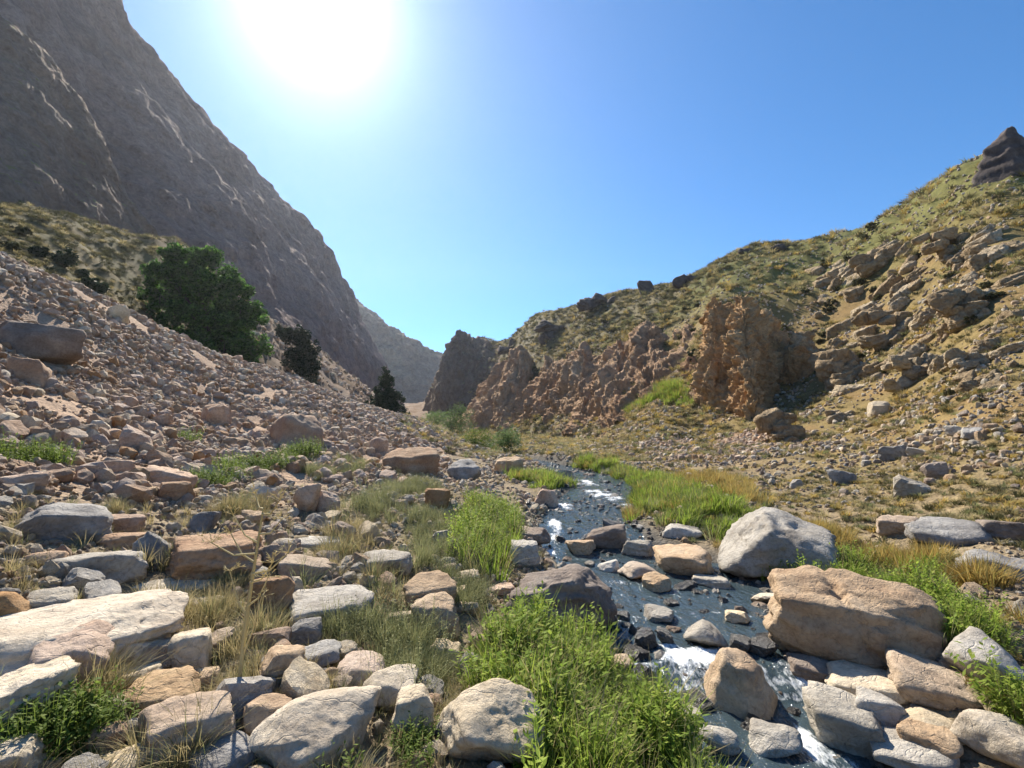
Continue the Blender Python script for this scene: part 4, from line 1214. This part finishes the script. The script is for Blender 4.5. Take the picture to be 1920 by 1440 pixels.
PC = {
 'lush': proto_collection('lush', [tuft(36, .42, .12, .013, .35, 10 + k, 'grass') for k in range(3)] + [herb(10, .42, 20 + k, 'grass', .06) for k in range(5)] + [tuft(30, .5, .10, .009, .4, 27, 'sage'), tuft(14, .55, .08, .008, .5, 28, 'dry')]),
 'lushfar': proto_collection('lushfar', [tuft(36, .36, .16, .018, .5, 30 + k, m, 2) for k, m in enumerate(['grass', 'grass', 'grass', 'gold', 'sage', 'grass'])]),
 'goldp': proto_collection('goldp', [tuft(36, .36, .14, .013, .5, 40 + k, 'gold', 2) for k in range(4)] + [tuft(30, .3, .14, .012, .5, 44, 'sage', 2)]),
 'dryp': proto_collection('dryp', [tuft(34, .30, .08, .006, .55, 50 + k, 'dry') for k in range(4)] + [tuft(30, .26, .08, .006, .5, 55 + k, 'sage') for k in range(2)]),
 'sagep': proto_collection('sagep', [tuft(60, .34, .10, .005, .45, 60 + k, 'sage') for k in range(3)] + [herb(10, .3, 65 + k, 'sage', .028) for k in range(3)]),
 'herbp': proto_collection('herbp', [herb(14, .28, 70 + k, 'grassdk', .045, .16) for k in range(4)]),
 'dots': proto_collection('dots', [tuft(50, .34, .26, .05, .9, 90 + k, m, 2) for k, m in enumerate(['shrub', 'shrub', 'dry', 'shrub'])]),
 'tuss': proto_collection('tuss', [tuft(46, .45, .28, .05, .8, 80 + k, m, 2) for k, m in enumerate(['shrub', 'sage', 'dry', 'shrub', 'gold', 'dry'])]),
}
PN = {k: len(c.objects) for k, c in PC.items()}

def patch(name, pts, n, proto, label, s=(.7, 1.2), cat='grass', jit=1.0):
    """pts: ellipses given by a centre and radii; each is a spot of ground in the valley"""
    X, Y = [], []
    ar = []
    cs = []
    for (u, v, ru, rv) in pts:
        c = hit(u, v, False)
        e = hit(u + ru, v, False); g = hit(u, max(v - rv, 822), False); g2 = hit(u, v + rv, False)
        rx = abs(e[0] - c[0])
        ry = max(.12, min(abs(g[1] - g2[1]) / 2, 3.0 * rx))
        cs.append((c[0], (g[1] + g2[1]) / 2 if abs(g[1] - g2[1]) / 2 < 3.0 * rx else c[1], rx, ry)); ar.append(rx * ry)
    ar = np.array(ar) / sum(ar)
    for (cx, cy, rx, ry), a in zip(cs, ar):
        m = int(n * a) + 1
        t = RNG.uniform(0, 6.28, m); q = np.sqrt(RNG.random(m)) * (1 + .25 * RNG.normal(size=m))
        X.append(cx + rx * q * np.cos(t)); Y.append(cy + ry * q * np.sin(t))
    x, y = np.concatenate(X), np.concatenate(Y)
    xs, hw = stream(y)
    m = (np.abs(x - xs) / hw > .93) & (y > 1.2)
    for bx, by, br in BOXES:
        m &= np.hypot(x - bx, y - by) > br * .72
    nzv = fbm(np.stack([x, y, x * 0], 1) * (2.2 if y.mean() < 9 else .9), 3)
    m &= nzv > -.28 + .35 * (RNG.random(len(x)) - .5)
    x, y, nzv = x[m], y[m], nzv[m]
    z = H(x, y)
    k = len(x)
    rot = np.stack([RNG.normal(0, .12, k), RNG.normal(0, .12, k), RNG.uniform(0, 6.28, k)], 1)
    sc = RNG.uniform(s[0], s[1], k) * np.clip(.85 + .6 * nzv, .45, 1.5)
    scl = sc[:, None] * np.ones((1, 3))
    scatter(name, np.stack([x, y, z], 1), rot, scl, RNG.integers(0, PN[proto], k), PC[proto], label, cat)

patch('grass', [(1010,1262,105,48),(950,1320,60,50)], 420, 'lush', 'tall lush green grass below the brown wedge boulder', (.75, 1.2))
patch('grass', [(1130,1370,140,80),(1060,1440,110,60),(1220,1450,110,50)], 700, 'lush', 'bright green leafy herbs between the pale boulders and the water', (.6, 1.05))
patch('grass', [(915,985,52,48),(905,1040,45,35)], 420, 'lush', 'dense bright green grass clump beside the white chute', (.8, 1.2))
patch('grass', [(1280,950,110,45),(1230,910,60,18),(1340,975,60,35)], 1500, 'lushfar', 'bright green meadow strip on the far bank behind the grey boulder', (.7, 1.3))
patch('grass', [(1212,757,34,10),(1255,733,34,12),(1185,770,20,6)], 700, 'lushfar', 'bright green grass strip on the slope between the two cliffs', (1.6, 2.8))
patch('herbs', [(765,1420,45,40),(640,1455,30,20)], 50, 'herbp', 'dark leafy herbs in the gap between the two very large boulders', (.5, .9), 'herbs')
patch('golden_grass', [(1385,930,35,35),(1180,970,22,25),(1330,905,60,14)], 420, 'goldp', 'golden grass fringe on the green meadow strip', (.8, 1.3))
patch('grass', [(1090,878,70,14),(1020,905,50,10),(1150,890,40,12)], 900, 'lushfar', 'yellow green grass along the head of the stream', (.8, 1.4))
patch('grass', [(1480,1075,60,30),(1590,1085,100,30),(1760,1150,60,50),(1800,1210,70,40),(1740,1090,60,30)], 900, 'lush', 'green grass behind the big tan block', (.5, .95))
patch('golden_grass', [(1700,1065,90,28),(1830,1100,60,40),(1880,1150,50,30),(1560,1020,25,20)], 700, 'goldp', 'golden dry grass on the bank above the big tan block', (.6, 1.05))
patch('grass', [(1930,1370,30,26)], 70, 'lush', 'long arching green grass beside the smooth grey boulder', (.6, .95))
patch('herbs', [(350,825,45,18),(420,905,40,18),(490,880,50,20),(555,860,30,20)], 240, 'herbp', 'green herb patches growing through the scree toe', (.8, 1.6), 'herbs')
patch('herbs', [(35,865,60,25)], 60, 'herbp', 'green herb patch beside the pinkish block', (.8, 1.3), 'herbs')
patch('herbs', [(110,1400,70,60)], 70, 'herbp', 'green leafy herbs under the cream foreground rocks', (.6, 1.0), 'herbs')
patch('feathery_grass', [(790,1245,60,60),(700,1200,60,30),(650,1180,50,30),(870,1120,40,70)], 330, 'sagep', 'feathery grey green grass between the cream blocks and lush grass', (.6, 1.1))
patch('dry_grass', [(650,1010,45,35),(720,1105,45,35),(600,1060,30,20)], 130, 'dryp', 'straw coloured tufts among the pale slabs', (.8, 1.4), 'grass')
patch('dry_grass', [(390,1150,60,40),(480,1200,40,50),(440,1100,60,30),(330,1130,50,20),(430,1300,30,30)], 200, 'dryp', 'dry grass around the foot of the dead stalk', (.5, 1.0), 'grass')
patch('dry_grass', [(165,1330,40,50),(300,1440,60,30)], 60, 'dryp', 'arching dry grass hanging over foreground rocks', (.9, 1.4), 'grass')
patch('dry_grass', [(200,960,90,25),(60,1075,70,20),(300,1060,60,20),(440,960,60,15)], 240, 'dryp', 'dry grass between the grey blocks at the scree toe', (.6, 1.2), 'grass')
patch('feathery_grass', [(780,1000,70,40),(830,1050,60,40),(700,960,60,25),(640,880,60,25),(760,920,50,25)], 700, 'sagep', 'grey green grass on the bank between scree and grass clump', (.6, 1.2))

def grass_scatter(name, n, zone, proto, label, r0, r1, a0, a1, smul, cat='grass'):
    x, y, r = polar(n, r0, r1, a0, a1)
    xs, hw = stream(y)
    m = zone(x, y, np.abs(x - xs) / hw)
    x, y, r = x[m], y[m], r[m]
    m = free(x, y, 0 * x)
    x, y, r = x[m], y[m], r[m]
    z = H(x, y); k = len(x)
    sc = RNG.uniform(.5, 1.2, k) * smul(r)
    rot = np.stack([RNG.normal(0, .15, k), RNG.normal(0, .15, k), RNG.uniform(0, 6.28, k)], 1)
    print(name, k)
    scatter(name, np.stack([x, y, z], 1), rot, sc[:, None] * np.array([[1, 1, .9]]), RNG.integers(0, PN[proto], k), PC[proto], label, cat)
grass_scatter('hillside_grass', 24000, lambda x, y, d: (x > 2.5 - .25 * np.maximum(y - 60, 0)) & (d > 1.5) & (nz2(x, y, .2) > -.1 + .5 * (RNG.random(len(x)) - .5)), 'tuss', 'dry olive tussocks covering the hillside', 5, 210, -8, 62, lambda r: np.clip(r / 48, .3, 1.9))
grass_scatter('slope_tussocks', 11000, lambda x, y, d: (y > crest_y(x, y) + 2) & (x < -.55 * y), 'dots', 'small tussocks dotted over the slope below the mountain wall', 22, 90, -60, -8, lambda r: np.clip(r / 55, .35, 1.6))
grass_scatter('valley_grass', 3600, lambda x, y, d: (y > 24) & (d > 1.1) & (x < 22) & (x > -14), 'tuss', 'olive grass on the far valley floor', 24, 120, -14, 24, lambda r: np.clip(r / 42, .4, 2.0))
grass_scatter('far_hill_shrubs', 9000, lambda x, y, d: (d > 3) & (y > 70) & (x > -.16 * y), 'dots', 'dark low scrub dotted over the far hillside above the fluted cliff', 75, 205, -8, 34, lambda r: np.clip(r / 60, .8, 3.2))
grass_scatter('bank_grass', 2600, lambda x, y, d: (scree_mask(x, y) < .5) & (x < 2) & (d > 1.15) & (y < 26), 'dryp', 'thin dry grass growing between the bank stones', 1.8, 26, -58, 8, lambda r: .7 + 0 * r)

# ------------------------------------------------------------------ trees and bushes
def tube(pts, rad, n=7):
    pts = np.asarray(pts, float)
    V, Fq = [], []
    for k, (p, r) in enumerate(zip(pts, rad)):
        d = pts[min(k + 1, len(pts) - 1)] - pts[max(k - 1, 0)]
        d /= np.linalg.norm(d) + 1e-9
        a = np.cross(d, [.3, .9, .2]); a /= np.linalg.norm(a) + 1e-9
        b = np.cross(d, a)
        for q in range(n):
            t = 6.2832 * q / n
            V.append(p + r * (a * math.cos(t) + b * math.sin(t)))
    for k in range(len(pts) - 1):
        for q in range(n):
            Fq.append([k * n + q, k * n + (q + 1) % n, (k + 1) * n + (q + 1) % n, (k + 1) * n + q])
    return V, Fq

def tubes(name, specs, mat, parent):
    V, Fq = [], []
    for pts, rad in specs:
        v, f = tube(pts, rad)
        Fq += [[i + len(V) for i in q] for q in f]
        V += v
    me = mesh_from(name, V, Fq, M[mat])
    return link(name, me, parent)

def leaves(name, lobes, n, size, mat, parent, seed, clump=60, slim=.6, fluff=.24):
    rg = np.random.default_rng(seed)
    vol = np.array([a[3] * a[4] * a[5] for a in lobes]) ** .8
    nc = max(8, n // clump)
    C = []
    for k in rg.choice(len(lobes), nc, p=vol / vol.sum()):
        cx, cy, cz, rx, ry, rz = lobes[k]
        d = rg.normal(size=3); d /= np.linalg.norm(d)
        q = rg.random() ** .3 * rg.uniform(.85, 1.16)
        C.append(np.array([cx, cy, cz]) + d * q * np.array([rx, ry, rz]))
    C = np.array(C)
    big = np.mean([min(a[3:]) for a in lobes])
    ci = rg.integers(0, nc, n)
    d = rg.normal(size=(n, 3)); d /= np.linalg.norm(d, axis=1)[:, None]
    pos = C[ci] + d * (rg.random(n) ** .4)[:, None] * big * fluff * (rg.uniform(.6, 1.3, nc)[ci])[:, None]
    a = rg.normal(size=(n, 3)); a[:, 2] *= .7; a /= np.linalg.norm(a, axis=1)[:, None]
    b = np.cross(a, rg.normal(size=(n, 3))); b /= np.linalg.norm(b, axis=1)[:, None]
    s = size * rg.uniform(.6, 1.3, n)[:, None]
    V = np.stack([pos - a * s * .5, pos + b * s * .5 * slim, pos + a * s * .5, pos - b * s * .5 * slim], 1).reshape(-1, 3)
    Fq = np.arange(n * 4).reshape(-1, 4)
    return link(name, mesh_from(name, V, Fq, M[mat], smooth=False), parent)

def empty(name, loc, label, cat, group=None):
    o = bpy.data.objects.new(name, None)
    COL.objects.link(o)
    o.location = loc
    o.empty_display_size = .2
    return tag(o, label, cat, group)

def plant(name, u, v, Y, label, cat, lobes, n, size, mat, h, trunk=.2, seed=1, group=None, clump=60, slim=.6, fluff=.24):
    """lobes in pixels of the photograph relative to the base: (du, dv_up, ru, rv)"""
    b = P(u, v, Y) if Y else hit(u, v, False)
    zb = H1(b[0], b[1])
    s = b[1] / F
    loc = (b[0], b[1], zb)
    e = empty(name, loc, label, cat, group)
    dz = b[2] - zb
    rg = np.random.default_rng(seed)
    L = []
    for (du, dv, ru, rv) in lobes:
        L.append((du * s, rg.uniform(-.3, .3) * ru * s, dv * s + dz, ru * s, ru * s * .9, rv * s))
    leaves('crown', L, n, size, mat, e, seed, clump, slim, fluff)
    sp = []
    top = np.array([L[0][0] * .3, 0, max(.3, L[0][2] * .6)])
    sp.append(([np.array([0, 0, -.3]), top * .35 + [.05, .03, 0], top * .7, top], [trunk, trunk * .8, trunk * .65, trunk * .5]))
    for l in L:
        c = np.array(l[:3])
        m = (top * .6 + c) / 2 + rg.normal(size=3) * .1 * l[3]
        sp.append(([top * .6, m, c, c + [0, 0, l[5] * .5]], [trunk * .5, trunk * .35, trunk * .2, trunk * .06]))
        for q in range(4):
            d = rg.normal(size=3); d /= np.linalg.norm(d)
            t = c + d * np.array(l[3:]) * .8
            sp.append(([m, (m + t) / 2 + rg.normal(size=3) * .05 * l[3], t], [trunk * .25, trunk * .15, trunk * .04]))
    tubes('trunk', sp, 'bark', e)
    return e

plant('broadleaf_tree', 408, 695, 40, 'large dark green broadleaf tree behind the scree crest', 'tree',
      [(-58, 172, 84, 66), (-58, 222, 48, 26), (-120, 132, 34, 42), (40, 95, 48, 60), (68, 32, 30, 38), (-30, 80, 76, 60), (10, 150, 40, 45), (20, 30, 60, 40), (-95, 185, 40, 40)],
      46000, .30, 'walnut', 10, .3, 5, None, 90, .6, .27)
plant('round_shrub', 562, 690, 50, 'dark round shrub standing right of the broadleaf tree'.replace('right of', 'uphill beside'), 'shrub',
      [(-32, 66, 22, 15), (-8, 60, 26, 18), (12, 44, 22, 24), (22, 16, 15, 24), (5, 30, 20, 24), (12, 0, 22, 20), (-8, 18, 22, 22), (20, -16, 16, 20)], 12000, .26, 'conifer', 4, .12, 6, None, 60, .6, .4)
plant('juniper_tree', 722, 782, 46, 'dark pointed juniper tree beyond the end of the scree', 'tree',
      [(0, 86, 6, 12), (1, 68, 12, 16), (-4, 50, 20, 16), (5, 34, 28, 16), (-6, 18, 36, 16), (4, 4, 42, 14)], 20000, .24, 'conifer', 5, .10, 7, None, 60, .45, .42)
for k, (u, v, Y, ru, rv, lab) in enumerate([(892, 856, 33, 30, 18, 'bright green willow bush at the head of the stream'), (948, 852, 34, 28, 18, 'grey green willow bush beside the tilted tan slab'), (852, 818, 52, 30, 22, 'pale willow bush at the foot of the fluted cliff'), (815, 800, 64, 26, 10, 'low olive willow thicket beyond the pale willow bush')]):
    ru *= 1.3; rv *= 1.4
    plant('willow_bush', u, v, Y, lab, 'bush', [(-ru * .35, rv * .8, ru * .6, rv * .9), (ru * .3, rv * .9, ru * .6, rv), (0, rv * 1.2, ru * .5, rv * .8)], 4200, .13 + .05 * (k > 1), 'willow' if k else 'grassdk', 2, .05, 20 + k, 'willow bushes in the valley', 40, .35, .5)
plant('cliff_bush', 1296, 700, 50, 'dark green bush tucked between the two cliffs', 'bush', [(0, 20, 10, 18), (2, 38, 8, 14)], 1800, .2, 'conifer', 2, .05, 30)
for k, (u, v, ru, rv, lab) in enumerate([(118, 500, 24, 20, 'dark rounded bush on the slope left of the broadleaf tree'.replace('left of', 'above')), (70, 480, 16, 12, 'small dark bush next to the dark rounded bush'), (35, 440, 20, 10, 'low dark bush high on the grassy slope'), (175, 555, 26, 22, 'dark bush just behind the scree crest'), (20, 470, 18, 10, 'spreading low bush below the high dark bush'), (150, 520, 14, 9, 'small bush between the dark slope bushes')]):
    c = hit(u, v, False, 22)
    if c is None: continue
    plant('slope_bush', u, v, c[1], lab, 'bush', [(-ru * .4, rv * .7, ru * .6, rv * .8), (ru * .4, rv * .7, ru * .6, rv * .8)], 1800, .2, 'shrub' if k in (2, 4) else 'conifer', 1, .05, 40 + k, 'bushes on the grassy slope', 40, .6, .45)
# hillside shrubs that can be told apart
for k in range(46):
    u, v = RNG.uniform(1500, 1920), RNG.uniform(430, 760)
    if k > 30: u, v = RNG.uniform(1050, 1480), RNG.uniform(560, 640)
    c = hit(u, v, False)
    if c is None: continue
    ru = RNG.uniform(7, 17) * (1 if k < 31 else .6); rv = ru * .6
    plant('hillside_shrub', u, v, c[1], ('small' if ru < 10 else 'middling' if ru < 13.5 else 'broad') + ' olive cushion shrub on the hillside near the ' + near_out(u, v), 'shrub', [(-ru * .4, rv * .6, ru * .6, rv * .7), (ru * .4, rv * .7, ru * .6, rv * .7)], 500, c[1] * .0055, 'shrub', 1, .03, 100 + k, 'cushion shrubs on the hillside', 30, .6, .5)

# ------------------------------------------------------------------ tall dead stalk
def dead_stalk():
    b = hit(447, 1290)
    s = b[1] / F
    e = empty('dead_stalk', b, 'tall dry straw coloured umbel stalk standing among the foreground rocks', 'plant')
    rg = np.random.default_rng(5)
    stem = [np.array([0, 0, -.05]), np.array([5, 0, 90]) * s, np.array([14, 3, 200]) * s, np.array([26, 0, 300]) * s, np.array([34, 0, 345]) * s]
    tubes('stem', [(stem, [.014, .012, .009, .006, .003])], 'straw', e)
    br = [((16, 215), (-40, 262)), ((18, 230), (-62, 250)), ((20, 250), (-25, 300)), ((22, 265), (60, 290)), ((12, 180), (50, 215)), ((14, 195), (78, 232)), ((26, 300), (70, 330)), ((28, 310), (0, 335)), ((8, 120), (-30, 200)), ((10, 140), (45, 190)), ((6, 60), (40, 160))]
    for k, ((x0, z0), (x1, z1)) in enumerate(br):
        p0, p1 = np.array([x0, 0, z0]) * s, np.array([x1, rg.uniform(-30, 30), z1]) * s
        m = (p0 + p1) / 2 + np.array([0, 0, -12 * s])
        bo = tubes('branch', [([p0, m, p1], [.007, .005, .003])], 'straw', e)
        sp = []
        for q in range(9):
            d = rg.normal(size=3); d[2] = abs(d[2]) + .2; d /= np.linalg.norm(d)
            t = p1 + d * rg.uniform(.03, .07)
            sp.append(([p1, t], [.0016, .0010]))
            for w in range(3):
                dd = d + rg.normal(size=3) * .6
                sp.append(([t, t + dd * .014], [.0022, .0016]))
        tubes('umbel', sp, 'straw', bo)
dead_stalk()

# ------------------------------------------------------------------ haze
def haze():
    x0, x1, y0, y1, z0, z1 = -490, 490, -490, 620, -8, 215
    V = [(x, y, z) for z in (z0, z1) for y in (y0, y1) for x in (x0, x1)]
    Fq = [[0, 2, 3, 1], [4, 5, 7, 6], [0, 1, 5, 4], [2, 6, 7, 3], [0, 4, 6, 2], [1, 3, 7, 5]]
    s = N('haze')
    pv = s.n('VolumePrincipled')
    pv.inputs['Color'].default_value = (.80, .88, 1, 1)
    pv.inputs['Density'].default_value = .00017
    pv.inputs['Anisotropy'].default_value = .6
    s.l(pv.outputs[0], s.out.inputs['Volume'])
    o = link('haze', mesh_from('haze', V, Fq, s.m, smooth=False))
    tag(o, 'thin blue haze in the valley air', 'haze', kind='stuff')
haze()
print('rocks', rock_count[0])
